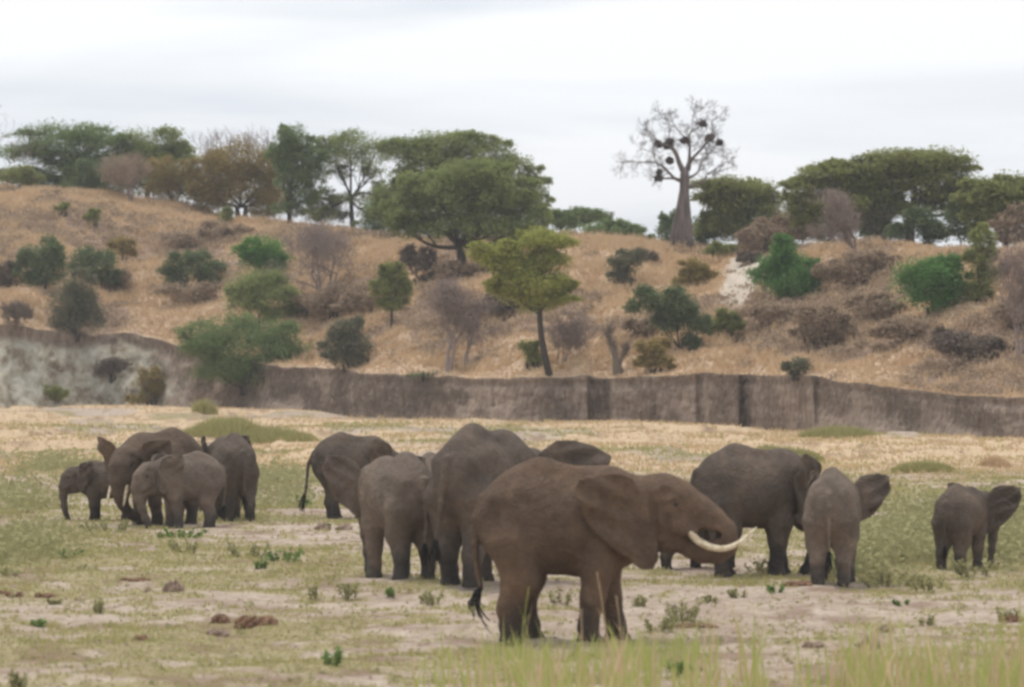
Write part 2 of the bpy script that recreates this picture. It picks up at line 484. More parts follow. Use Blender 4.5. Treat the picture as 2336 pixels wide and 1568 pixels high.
def green_mask(X, Y):
    n = fbm(X, Y, 4.0, 4, 71) * 0.5 + fbm(X, Y, 0.8, 3, 73) * 0.5
    px = px_of(X, Y); py = py_of(Y)
    bias = 0.03 + 0.05 * sstep(900, 300, px) * sstep(1150, 1250, py) - 0.10 * np.exp(-((px - 1800) / 420) ** 2 - ((py - 1370) / 60) ** 2)
    bias = bias + 0.09 * sstep(1960, 2080, px) * sstep(1310, 1280, py) * sstep(1090, 1130, py)
    bias = bias - 0.05 * np.exp(-((px - 700) / 250) ** 2 - ((py - 1225) / 35) ** 2)
    return sstep(0.485, 0.585, n + bias)

def straw_mask(X, Y):
    n = fbm(X, Y, 9, 3, 81)
    return sstep(150, 185, Y) * sstep(0.36, 0.50, n + 0.12 * sstep(-6, 10, X))

def build_ground():
    ys = np.concatenate([np.linspace(-60, 60, 13)[:-1], np.geomspace(60, 320, 420)])
    cs = np.concatenate([-np.geomspace(0.118, 2.2, 22)[::-1], np.linspace(-0.115, 0.115, 420), np.geomspace(0.118, 2.2, 22)])
    Cc, Yy = np.meshgrid(cs, ys)
    Xx = Cc * (np.abs(Yy) + 40)
    Z = river_z(Xx, Yy)
    gm = green_mask(Xx, Yy) * (Yy > 20)
    st = straw_mask(Xx, Yy)
    dk = sstep(0.60, 0.72, fbm(Xx, Yy, 1.3, 4, 91)) * 0.6
    me = grid_mesh('river_bed', Xx, Yy, Z, {'green': gm * (1 - 0.8 * st) * 0.75, 'straw': st, 'dark': dk})
    tag(link('ground', me, M['river']), 'dry river bed of pale sand with patches of short green grass', kind='structure')

def build_bank():
    xs = np.linspace(-48, 42, 1500)
    vs = np.linspace(0, 1, 34)
    Xx, Vv = np.meshgrid(xs, vs)
    zb = river_z(Xx, bank_y(Xx)) - 0.3
    zt = top_z(Xx)
    prof = Vv ** 0.9
    Yy = bank_y(Xx) + recess(Xx) + bank_w(Xx) * prof
    relief = 0.8 * (fbm(Xx * 1.0, Vv * 2.2 + 4, 1.1, 4, 101) - 0.5) + 0.30 * (fbm(Xx, Vv * 8, 0.5, 3, 103) - 0.5)
    edge = np.sin(np.clip(Vv, 0, 1) * math.pi) ** 0.5
    Yy = Yy + relief * edge * (1 + 1.2 * (Xx < -23)) + 0.30 * np.exp(-((Vv - 0.86) / 0.08) ** 2)
    Yy = Yy - 1.6 * np.clip(1 - Vv * 1.8, 0, 1) ** 1.5 * sstep(.40, .72, fbm(Xx, Xx * 0 + 7, 2.4, 3, 105))
    Z = zb + (zt - zb) * Vv
    pale = (1 - sstep(-25.2, -22.3, Xx + 2.0 * (fbm(Xx, Vv * 6, 2, 3, 107) - 0.5) * 3)) * (1 - sstep(0.80, 0.93, Vv + 0.2 * (fbm(Xx, Vv * 5, 3, 3, 109) - 0.5)))
    me = grid_mesh('river_bank', Xx, Yy, Z, {'pale': pale})
    tag(link('river_bank', me, M['bank']), 'cut bank of dark earth along the far side of the river bed, pale at its left end', kind='structure')

def brown_mask(X, Y):
    d = Y - bank_y(X)
    n = fbm(X, Y, 9, 4, 121) * 0.65 + fbm(X, Y, 2.5, 3, 123) * 0.35
    b = 0.05 * sstep(8, 20, X) * sstep(6, 12, d) - 0.10 * sstep(6, 2, d)
    px = px_of(X, Y)
    for (p, q, rp, rq, w) in [(770, 16, 90, 9, .16), (1010, 22, 120, 12, .12), (1000, 8, 70, 8, .05), (1830, 20, 190, 10, .13), (2230, 10, 130, 8, .15), (1980, 36, 110, 6, .12), (90, 34, 130, 8, .08), (430, 30, 90, 8, .10), (230, 26, 60, 6, .08), (1180, 30, 60, 8, .08), (1480, 16, 60, 8, .05)]:
        b = b + w * np.exp(-((px - p) / rp) ** 2 - ((d - q) / rq) ** 2)
    b = b - .10 * np.exp(-((px - 330) / 130) ** 2 - ((d - 10) / 8) ** 2) - .12 * np.exp(-((px - 1400) / 120) ** 2 - ((d - 36) / 12) ** 2) - .12 * np.exp(-((px - 1600) / 90) ** 2 - ((d - 8) / 6) ** 2)
    return sstep(0.50, 0.60, n + b)

def pale_mask(X, Y):
    px = px_of(X, Y); py = HY - (terrain(X, Y) - H) * F / Y
    cxp = np.interp(py, [590, 640, 690], [1725, 1690, 1665]); hw = np.interp(py, [585, 640, 690], [60, 42, 32])
    w = 18 * (fbm(X, Y, 1.2, 3, 131) - 0.5)
    return sstep(1.25, 0.75, np.abs(px - cxp + w) / hw) * sstep(575, 592, py) * sstep(705, 690, py)

def build_hill():
    xs = np.concatenate([np.linspace(-160, -48, 24)[:-1], np.linspace(-48, 42, 560), np.linspace(42, 160, 24)[1:]])
    ss = np.concatenate([np.linspace(0, HL + 6, 300), np.geomspace(HL + 8, 2200, 26)])
    Xx, Ss = np.meshgrid(xs, ss)
    Yy = bank_y(Xx) + bank_w(Xx) + recess(Xx) * np.exp(-Ss / 8) + Ss
    Yy0 = bank_y(Xx) + bank_w(Xx) + recess(Xx)
    Yy = np.where(Ss < 0.01, Yy0, np.maximum(Yy, Yy0 + Ss * 0.5))
    Z = hill_raw(Xx, Yy)[0]
    Z[-20:, :] = np.maximum(Z[-20:, :], -40)
    spread = np.where(Ss > HL + 8, 1 + (Ss - HL - 8) / 120, 1)
    me = grid_mesh('hillside', Xx * spread, Yy, Z, {'brown': brown_mask(Xx, Yy) * 0.8, 'pale': pale_mask(Xx, Yy)})
    tag(link('hillside', me, M['hill']), 'dry grassy hillside rising behind the river bank', kind='structure')

build_ground(); build_bank(); build_hill()

# ------------------------------------------------------------------ grass and brush (nobody could count it)
def blades(X, Y, Z, h, w, lean=0.35, k=2, seed=1):
    """k leaning triangles at each point"""
    r = np.random.default_rng(seed); n = len(X)
    X = np.repeat(X, k); Y = np.repeat(Y, k); Z = np.repeat(Z, k); h = np.repeat(h, k); w = np.repeat(w, k); m = n * k
    a = r.uniform(0, 2 * math.pi, m); off = r.uniform(0, 1, m) * h * 0.45; b = r.uniform(0, 2 * math.pi, m)
    bx = X + np.cos(b) * off; by = Y + np.sin(b) * off
    hh = h * r.uniform(0.5, 1.1, m); ln = r.normal(0, lean, m) * hh; la = r.uniform(0, 2 * math.pi, m)
    dx = np.cos(a) * w / 2; dy = np.sin(a) * w / 2
    V = np.empty((m, 3, 3))
    V[:, 0] = np.stack([bx - dx, by - dy, Z - 0.02], -1)
    V[:, 1] = np.stack([bx + dx, by + dy, Z - 0.02], -1)
    V[:, 2] = np.stack([bx + np.cos(la) * ln, by + np.sin(la) * ln, Z + hh], -1)
    T = np.arange(m * 3).reshape(-1, 3)
    return V.reshape(-1, 3), T, r.uniform(0, 1, m)

def stuff(name, label, mat, V, T, var):
    o = link(name, mk(name, V, T, var), M[mat])
    return tag(o, label, kind='stuff')

def scatter_meadow():
    r = np.random.default_rng(21)
    n = 175000
    u = r.uniform(0, 1, n)
    Y = 62 * (245 / 62) ** u
    X = r.uniform(-0.142, 0.142, n) * Y
    g = green_mask(X, Y) * (1 - 0.8 * straw_mask(X, Y))
    keep = r.uniform(0, 1, n) < g * 0.95 + 0.03
    X, Y = X[keep], Y[keep]
    f = sstep(60, 240, Y)
    tall = 0.6 + 0.9 * fbm(X, Y, 2.5, 2, 141) ** 2 * 2
    h = (0.06 + 0.09 * f) * tall; w = 0.03 + 0.06 * f
    stuff('short_grass', 'short grazed green grass in patches on the river bed', 'meadow', *blades(X, Y, river_z(X, Y), h, w, 0.5, 2, 5))
    n = 60000
    u = r.uniform(0, 1, n)
    Y = 140 * (300 / 140) ** u; X = r.uniform(-0.142, 0.142, n) * Y
    keep = (r.uniform(0, 1, n) < straw_mask(X, Y) * 0.8 + 0.35 * np.exp(-((bank_y(X) - Y - 2) / 5) ** 2)) & (Y < bank_y(X) + recess(X) + 0.3)
    X, Y = X[keep], Y[keep]
    h = 0.08 + 0.16 * fbm(X, Y, 4, 2, 143) + 0.10 * np.exp(-((bank_y(X) - Y) / 4) ** 2)
    stuff('straw_grass', 'dry straw coloured grass on the far river bed below the bank', 'pale_straw', *blades(X, Y, river_z(X, Y), h, h * 0 + 0.08, 0.4, 2, 6))

def scatter_hill():
    r = np.random.default_rng(22)
    n = 150000
    X = r.uniform(-46, 42, n); s = r.uniform(0.1, HL + 4, n); Y = bank_y(X) + bank_w(X) + recess(X) + s
    keep = (np.abs(X / Y) < 0.145) & (r.uniform(0, 1, n) < (0.85 - 0.55 * brown_mask(X, Y)) * (1 - pale_mask(X, Y)))
    X, Y, s = X[keep], Y[keep], s[keep]
    h = (0.16 + 0.42 * fbm(X, Y, 3, 3, 151) ** 1.5) * (0.45 + 0.55 * sstep(.5, 4, s))
    stuff('hill_grass', 'dry golden grass covering the hillside', 'straw', *blades(X, Y, terrain(X, Y), h, h * 0 + 0.13, 0.45, 2, 7))
    # tussocks
    m = 9000; k = 22
    X = r.uniform(-46, 42, m); Y = bank_y(X) + bank_w(X) + recess(X) + r.uniform(2.0, HL + 2, m)
    keep = (np.abs(X / Y) < 0.145) & (r.uniform(0, 1, m) < (1 - .7 * brown_mask(X, Y)) * (1 - pale_mask(X, Y)) * sstep(.40, .58, fbm(X, Y, 5, 3, 157)))
    X, Y = X[keep], Y[keep]; m = len(X); sz = r.uniform(.3, .75, m)
    X2 = np.repeat(X, k) + r.normal(size=m * k) * np.repeat(sz, k) * .33; Y2 = np.repeat(Y, k) + r.normal(size=m * k) * np.repeat(sz, k) * .33
    V, T, var = blades(X2, Y2, np.repeat(terrain(X, Y), k), np.repeat(sz, k) * 1.05, np.full(m * k, .09), .55, 1, 9)
    stuff('grass_tussocks', 'tussocks of pale dry grass on the hillside', 'straw', V, T, np.repeat(r.uniform(.15, 1, m), k) * .7 + .3 * var)
    # low dead brush
    n = 9500
    X = r.uniform(-46, 42, n); Y = bank_y(X) + bank_w(X) + recess(X) + r.uniform(1.5, HL, n)
    keep = (np.abs(X / Y) < 0.145) & (r.uniform(0, 1, n) < brown_mask(X, Y) * 0.8 + 0.05)
    X, Y = X[keep], Y[keep]; Z = terrain(X, Y); m = len(X)
    k = 44
    sz = r.uniform(0.35, 1.0, m); th = r.uniform(0, 2 * math.pi, (m, k)); ph = np.arccos(r.uniform(0, 1, (m, k))); rr = sz[:, None] * r.uniform(0.3, 1, (m, k)) ** 0.5
    cx_ = X[:, None] + rr * np.sin(ph) * np.cos(th); cy_ = Y[:, None] + rr * np.sin(ph) * np.sin(th); cz_ = Z[:, None] + 0.62 * rr * np.cos(ph)
    P = np.stack([cx_, cy_, cz_], -1).reshape(-1, 3)
    V, T, var = leaf_tris(P, 0.15, 0.0, r)
    stuff('dry_brush', 'low dead brown brush scattered over the hillside', 'brush', V, T, np.repeat(r.uniform(0, 1, m), k) * 0.7 + 0.3 * var)

def leaf_tris(P, size, flat, r):
    n = len(P)
    a = r.normal(size=(n, 3)); a[:, 2] *= (1 - flat); a /= np.linalg.norm(a, axis=1)[:, None] + 1e-9
    b = r.normal(size=(n, 3)); b[:, 2] *= (1 - flat); b -= (b * a).sum(1)[:, None] * a; b /= np.linalg.norm(b, axis=1)[:, None] + 1e-9
    s = (size * r.uniform(0.6, 1.35, n))[:, None]
    V = np.stack([P - a * s * 0.5 - b * s * 0.32, P + a * s * 0.62, P - a * s * 0.35 + b * s * 0.42], 1).reshape(-1, 3)
    return V, np.arange(3 * n).reshape(-1, 3), r.uniform(0, 1, n)

scatter_meadow(); scatter_hill()

# ------------------------------------------------------------------ trees and shrubs
def crown_points(lobes, n, flat, r, clump=0.30, fill=0.25):
    """lobes: rows (cx,cy,cz,rx,ry,rz). Leaves gather in flattened clumps spread through each lobe."""
    L = np.asarray(lobes, float)
    wgt = (L[:, 3] * L[:, 5]) ** 0.9; wgt /= wgt.sum()
    out = []; tips = []
    for i, l in enumerate(L):
        m = max(30, int(n * wgt[i]))
        kc = max(5, int(10 + 26 * (l[3] * l[5]) ** 0.5 * 0.6))
        d = r.normal(size=(kc, 3)); d[:, 2] = np.abs(d[:, 2]) * np.where(r.uniform(size=kc) < 0.72, 1, -0.7)
        d /= np.linalg.norm(d, axis=1)[:, None]
        rad = r.uniform(0.45, 0.98, kc)[:, None]
        cc = l[:3] + d * rad * l[3:6]
        tips.append(cc)
        mc = int(m * (1 - fill)); idx = r.integers(0, kc, mc)
        cr = clump * l[3:6].mean() * r.uniform(0.6, 1.3, kc)[idx][:, None]
        g = r.normal(size=(mc, 3)) * 0.68; g = np.clip(g, -1.25, 1.25); g[:, 2] *= (1 - 0.55 * flat)
        P = cc[idx] + g * cr
        d2 = r.normal(size=(m - mc, 3)); d2 /= np.linalg.norm(d2, axis=1)[:, None]
        P2 = l[:3] + d2 * (r.uniform(0, 1, m - mc) ** 0.4)[:, None] * l[3:6] * 0.92
        out += [P, P2]
    return np.vstack(out), np.vstack(tips)

def curve(a, b, r, bend=0.12, n=5):
    a = np.asarray(a, float); b = np.asarray(b, float); L = np.linalg.norm(b - a)
    t = np.linspace(0, 1, n)[:, None]
    mid = r.normal(size=3) * L * bend
    return a + (b - a) * t + np.sin(t * math.pi) * mid

def lobes_px(lobes, base, r, depth=0.85):
    X0, Y0, Z0 = base; out = []
    for l in lobes:
        cx_, cy_, rx, ry = l[:4]; dy = l[4] if len(l) > 4 else r.uniform(-0.5, 0.5) * rx / F * Y0 * 0.5
        Y = Y0 + dy; s = Y / F
        out.append((wx(cx_, Y) - X0, dy, wz(cy_, Y) - Z0, rx * s * 1.08, rx * s * depth, ry * s * 1.1))
    return out

def tree(name, label, cat, base, lobes, leaf, n, size=0.17, flat=0.6, trunk=0.2, fork=None, bark='bark', group=None, seed=0, clump=0.3, fill=0.2, twigs=True, stems=1, part=('crown', 'trunk')):
    """base world (X,Y,Z); lobes in picture px at the plant's own depth, turned into solid ellipsoids"""
    r = np.random.default_rng(1000 + seed)
    root = thing(name, label, cat, base, group)
    L = lobes_px(lobes, base, r)
    if part[0] == 'foliage':
        ex = []
        for l in L:
            for q in range(3):
                th = r.uniform(0, 2 * math.pi); f_ = r.uniform(.3, .55)
                ex.append((l[0] + math.cos(th) * l[3] * .95, l[1] + r.uniform(-.6, .6) * l[4], l[2] + (abs(math.sin(th)) * .95 if q else math.sin(th)) * l[5], l[3] * f_, l[4] * f_, l[5] * f_ * r.uniform(.8, 1.5)))
        P, tips = crown_points(list(L) + ex, int(n * 1.3), flat, r, .40, .15)
    else:
        ex = []
        for l in L:
            for q in range(2):
                th = r.uniform(-.2, math.pi + .2); f_ = r.uniform(.25, .42)
                ex.append((l[0] + math.cos(th) * l[3] * .9, l[1] + r.uniform(-.5, .5) * l[4], l[2] + math.sin(th) * l[5] * .85, l[3] * f_, l[4] * f_, l[5] * f_ * r.uniform(.9, 1.4)))
        P, tips = crown_points(list(L) + ex, int(n * 1.4), flat, r, clump, fill)
    P = P[P[:, 2] > 0.02]
    V, T, var = leaf_tris(P, size * 0.86, 0.45 + flat * 0.4, r)
    link(part[0], mk(part[0], V, T, var), M[leaf], root)
    mb = MB()
    zmin = min(l[2] - l[5] for l in L); cxm = np.average([l[0] for l in L], weights=[l[3] for l in L])
    if fork is None: fz = max(0.25, zmin + 0.15 * abs(zmin)); fk = np.array([cxm * 0.5, 0, fz])
    else: fk = np.array([wx(fork[0], base[1]) - base[0], 0, wz(fork[1], base[1]) - base[2]])
    for s in range(stems):
        o = np.array([(s - (stems - 1) / 2) * trunk * 2.6, r.uniform(-.2, .2) * (stems > 1), -0.3])
        f = fk + (o * [1.4, 1, 0])
        c = curve(o, f, r, 0.05, 6)
        if s == 0: mb.tube(c, np.linspace(trunk * 1.35, trunk * 0.85, 6), 7)
        else:
            m2 = MB(); m2.tube(c, np.linspace(trunk * 1.35, trunk * 0.85, 6), 7); link(part[1], m2.mesh(part[1], True), M[bark], root)
    for l in L:
        e = np.array(l[:3]); e[2] -= 0.15 * l[5]
        rr = trunk * 0.6 * min(1.0, l[3] / 2 + 0.3)
        cc = curve(fk - [0, 0, 0.1], e, r, 0.10, 6)
        mb.tube(cc, np.linspace(rr, rr * 0.35, 6), 5, cap=False)
        if twigs:
            near = tips[np.argsort(np.linalg.norm(tips - e, axis=1))[:9]]
            for q in near:
                s0 = cc[r.integers(2, 6)]
                mb.tube(curve(s0, q, r, 0.10, 4), np.linspace(rr * 0.4, 0.015, 4), 3, cap=False)
    link(part[1], mb.mesh(part[1], True), M[bark], root)
    return root

def branch_rec(mb, p, d, L, rad, depth, r, up=0.15, spread=0.55, kids=3, thin=0.012, var=0.5):
    n = 4
    pts = [p]; q = np.array(p, float); dd = np.array(d, float)
    for i in range(n):
        dd = dd + r.normal(size=3) * 0.16 + np.array([0, 0, up * 0.3]); dd /= np.linalg.norm(dd)
        q = q + dd * L / n; pts.append(q.copy())
    mb.tube(pts, np.linspace(rad, max(rad * 0.5, thin), n + 1), 5 if rad > 0.05 else 3, var=r.uniform(0, 1), cap=False)
    if depth == 0: return
    for k in range(kids):
        i = r.integers(2, n + 1) if k else n
        nd = dd + r.normal(size=3) * spread + np.array([0, 0, up]); nd /= np.linalg.norm(nd)
        branch_rec(mb, pts[i], nd, L * r.uniform(0.55, 0.82), max(rad * 0.52, thin), depth - 1, r, up, spread, kids, thin)

def bare(name, label, cat, base, hpx, stems=3, rad=0.09, depth=4, spread=0.5, up=0.25, kids=3, mat='twigs', group=None, seed=0, haze=0, hz=None, thin=0.012, wide=0.35):
    """leafless branching tree or shrub hpx picture pixels tall; haze = number of fine twig slivers round the branch ends"""
    r = np.random.default_rng(2000 + seed)
    root = thing(name, label, cat, base, group)
    Ht = hpx * base[1] / F
    mb = MB()
    L0 = Ht * 0.42
    for s in range(stems):
        a = r.uniform(0, 2 * math.pi)
        d = np.array([math.cos(a) * wide, math.sin(a) * wide, 1.0]); d /= np.linalg.norm(d)
        branch_rec(mb, np.array([math.cos(a) * 0.1, math.sin(a) * 0.1, -0.2]), d, L0 * r.uniform(0.8, 1.1), rad, depth, r, up, spread, kids, thin)
    V = np.vstack(mb.V); V[:, 2] *= Ht / max(V[:, 2].max(), 0.1)
    me = mk('branches', V, np.vstack(mb.T), np.concatenate(mb.R), False)
    link('branches', me, M[mat], root)
    if haze:
        src = V[V[:, 2] > Ht * 0.3]
        P = src[r.integers(0, len(src), haze)] + r.normal(size=(haze, 3)) * Ht * 0.045
        d = r.normal(size=(haze, 3)); d[:, 2] = np.abs(d[:, 2]) + 0.4; d /= np.linalg.norm(d, axis=1)[:, None]
        ln = r.uniform(0.15, 0.5, haze)[:, None]; w = np.cross(d, r.normal(size=(haze, 3))); w /= np.linalg.norm(w, axis=1)[:, None]
        W = np.stack([P - w * 0.016, P + w * 0.016, P + d * ln], 1).reshape(-1, 3)
        link('fine_twigs', mk('fine_twigs', W, np.arange(3 * haze).reshape(-1, 3), r.uniform(0, 1, haze)), M[hz or mat], root)
    return root

def on(px, back=0.0):
    """a spot on the plateau behind the ridge line, seen at picture column px"""
    Y = 300.0
    for _ in range(6): Y = float(bank_y(wx(px, Y))) + HL + back
    X = wx(px, Y)
    return X, Y, float(terrain(X, Y))

TR = 'trees along the top of the hill'
SH = 'shrubs on the hillside'
def build_trees():
    T = tree
    T('acacia_tree', 'dark green umbrella tree at the far left of the ridge', 'tree', on(165, 14), [(150, 305, 100, 22), (225, 320, 60, 20), (60, 350, 72, 22), (170, 362, 105, 24), (60, 405, 60, 20), (205, 415, 75, 30), (130, 428, 80, 22), (240, 430, 45, 26), (30, 412, 45, 18), (150, 335, 110, 28), (190, 395, 95, 34)], 'acacia_dark', 42000, 0.20, 0.75, 0.28, (170, 425), group=TR, seed=1)
    T('acacia_tree', 'rounded green tree between the leftmost umbrella tree and the rusty tree', 'tree', on(345, 12), [(345, 330, 85, 32), (345, 360, 95, 30), (300, 350, 50, 30), (395, 350, 40, 26), (350, 385, 80, 40), (340, 425, 70, 28), (290, 400, 45, 34), (400, 420, 40, 30)], 'acacia', 26000, 0.20, 0.65, 0.22, (340, 420), group=TR, seed=2)
    bare('bare_bush', 'grey brown leafless bush in front of the left green trees', 'bush', on(300, -3), 118, 6, 0.07, 4, 0.5, 0.25, 3, group=TR, seed=3, haze=6000, hz='brush')
    T('olive_bush', 'dull olive brown bush just left of the rusty tree', 'bush', on(395, -1), [(375, 405, 36, 38), (415, 420, 36, 36), (385, 440, 45, 22)], 'rust', 9000, 0.16, 0.1, 0.12, group=TR, seed=4, stems=2, part=('foliage', 'stem'))
    t3 = T('rusty_tree', 'big rust coloured tree with bare twigs sticking out of its top', 'tree', on(552, 1), [(545, 375, 75, 48), (480, 400, 50, 42), (610, 405, 45, 45), (545, 430, 95, 45), (490, 450, 55, 32), (605, 455, 48, 28)], 'rust', 32000, 0.17, 0.1, 0.2, (550, 470), group=TR, seed=5, stems=2)
    bx, by, bz = on(552, 1)
    r = np.random.default_rng(55); mb = MB()
    for k in range(40):
        x = wx(r.uniform(465, 630), by) - bx
        branch_rec(mb, np.array([x, r.uniform(-1.5, 1.5), wz(370, by) - bz]), np.array([x * 0.08, 0, 1.0]), r.uniform(0.7, 1.5), 0.025, 2, r, 0.3, 0.35, 3, 0.012)
    link('bare_twigs', mb.mesh('bare_twigs'), M['twigs'], t3)
    T('upright_tree', 'narrow upright green tree with a dark trunk right of the rusty tree', 'tree', on(662, -6), [(670, 320, 42, 32), (655, 365, 40, 34), (700, 360, 40, 28), (665, 410, 44, 40), (690, 450, 44, 34), (655, 480, 34, 18), (715, 400, 34, 34), (640, 350, 34, 30)], 'acacia_dark', 20000, 0.18, 0.35, 0.17, (660, 470), group=TR, seed=6)
    T('airy_tree', 'airy light green tree with sky showing through its branches', 'tree', on(805, 4), [(800, 335, 72, 28), (750, 345, 46, 26), (855, 350, 50, 28), (800, 365, 80, 22), (770, 395, 34, 14), (850, 400, 34, 18), (740, 440, 22, 16), (800, 455, 50, 14), (870, 445, 30, 24), (740, 490, 40, 18), (860, 485, 40, 22)], 'acacia', 13500, 0.18, 0.55, 0.17, (800, 450), 'bark', group=TR, seed=7, clump=0.34, fill=0.1)
    T('acacia_tree', 'tall broad umbrella tree standing behind the big hillside tree', 'tree', on(1110, 10), [(1030, 328, 105, 20), (950, 350, 60, 32), (1080, 345, 90, 30), (1150, 385, 70, 34), (1205, 430, 50, 36), (940, 400, 52, 26), (1235, 465, 26, 26), (1060, 395, 90, 28), (900, 450, 50, 34), (880, 490, 45, 24), (920, 340, 50, 28), (1000, 370, 100, 30)], 'acacia', 38000, 0.20, 0.65, 0.3, (1100, 480), group=TR, seed=8)
    b = at(1046, 622)
    T('acacia_tree', 'largest domed green tree, its trunk rooted on the slope in the middle', 'tree', b, [(1075, 400, 85, 30), (1010, 440, 95, 36), (1150, 445, 80, 38), (950, 480, 65, 36), (1075, 470, 110, 42), (1200, 500, 62, 36), (925, 520, 45, 26), (1020, 520, 80, 26), (1130, 525, 90, 28), (1215, 545, 50, 20)], 'acacia', 62000, 0.19, 0.45, 0.30, (1048, 560), group=TR, seed=9, clump=0.27)
    T('distant_tree', 'small hazy flat tree on the skyline left of the baobab', 'tree', on(1345, 60), [(1345, 490, 46, 13), (1375, 500, 22, 10), (1320, 505, 26, 10)], 'acacia_dark', 5000, 0.24, 0.6, 0.15, group=TR, seed=10)
    T('distant_tree', 'dark round tree on the skyline at the right foot of the largest tree', 'tree', on(1285, 30), [(1285, 510, 30, 22), (1265, 495, 22, 18)], 'acacia_dark', 5000, 0.2, 0.4, 0.15, group=TR, seed=11)
    T('distant_bush', 'low dark bush running down the skyline toward the baobab', 'bush', on(1400, 40), [(1380, 528, 50, 16), (1435, 537, 38, 15), (1470, 548, 22, 10)], 'acacia_dark', 7000, 0.22, 0.4, 0.1, group=TR, seed=12, part=('foliage', 'stem'))
    T('dark_bush', 'dark bush close behind the left side of the baobab trunk', 'bush', on(1528, 12), [(1530, 505, 18, 20), (1520, 535, 24, 24), (1600, 520, 20, 30)], 'darkgreen', 5000, 0.18, 0.3, 0.1, group=TR, seed=13, part=('foliage', 'stem'))
    T('acacia_tree', 'dense dark tree with a flat olive top right of the baobab', 'tree', on(1690, 8), [(1690, 428, 90, 18), (1640, 450, 50, 22), (1745, 450, 50, 22), (1690, 480, 95, 40), (1650, 520, 60, 32), (1740, 520, 55, 30)], 'olive', 34000, 0.20, 0.55, 0.25, (1690, 530), group=TR, seed=14)
    T('acacia_tree', 'spreading olive green umbrella tree, left one of the right hand pair', 'tree', on(1930, 5), [(1910, 400, 85, 20), (1860, 430, 70, 24), (1960, 425, 75, 24), (1850, 475, 60, 26), (1930, 470, 85, 26), (1815, 460, 32, 24), (1990, 500, 45, 22), (1990, 465, 80, 32), (1880, 505, 60, 24), (1930, 385, 60, 18)], 'olive', 38000, 0.20, 0.7, 0.24, (1940, 505), group=TR, seed=15)
    T('acacia_tree', 'tallest olive umbrella tree, right one of the right hand pair', 'tree', on(2070, 12), [(2085, 362, 110, 17), (2150, 385, 70, 22), (2040, 390, 70, 20), (2100, 415, 120, 22), (2200, 430, 50, 22), (2030, 440, 60, 20), (2150, 450, 70, 18), (2190, 470, 70, 30), (2080, 380, 130, 26), (2230, 455, 60, 34), (2060, 480, 50, 22)], 'olive', 42000, 0.20, 0.75, 0.28, (2075, 490), group=TR, seed=16)
    T('acacia_tree', 'greyish umbrella tree at the right edge of the picture', 'tree', on(2290, 4), [(2280, 425, 75, 20), (2340, 430, 60, 20), (2260, 465, 55, 22), (2330, 480, 60, 34), (2390, 450, 60, 30), (2250, 500, 50, 30), (2300, 450, 90, 34)], 'olive', 26000, 0.20, 0.6, 0.2, (2300, 510), group=TR, seed=17)
    T('dark_bush', 'round dark bush below the tallest umbrella tree', 'bush', on(2110, 3), [(2105, 515, 36, 32), (2140, 530, 28, 22), (2050, 535, 26, 18)], 'darkgreen', 8000, 0.18, 0.3, 0.1, group=TR, seed=18, part=('foliage', 'stem'))
    T('dark_bush', 'dark low bush on the skyline below the left umbrella tree of the right hand pair', 'bush', on(1880, 16), [(1880, 535, 30, 18), (1835, 525, 26, 24), (1990, 530, 30, 22)], 'darkgreen', 7000, 0.18, 0.3, 0.1, group=TR, seed=19, part=('foliage', 'stem'))
    # hillside
    b = at(1256, 858)
    T('yellow_green_tree', 'yellow green tree with a thin dark curved trunk standing on the bank edge', 'tree', b, [(1235, 552, 62, 24), (1130, 580, 55, 26), (1180, 610, 60, 34), (1250, 600, 45, 30), (1220, 650, 80, 30), (1170, 655, 50, 28), (1235, 685, 70, 20), (1280, 655, 30, 26)], 'yellowgreen', 34000, 0.16, 0.4, 0.17, (1231, 712), group=None, seed=20)
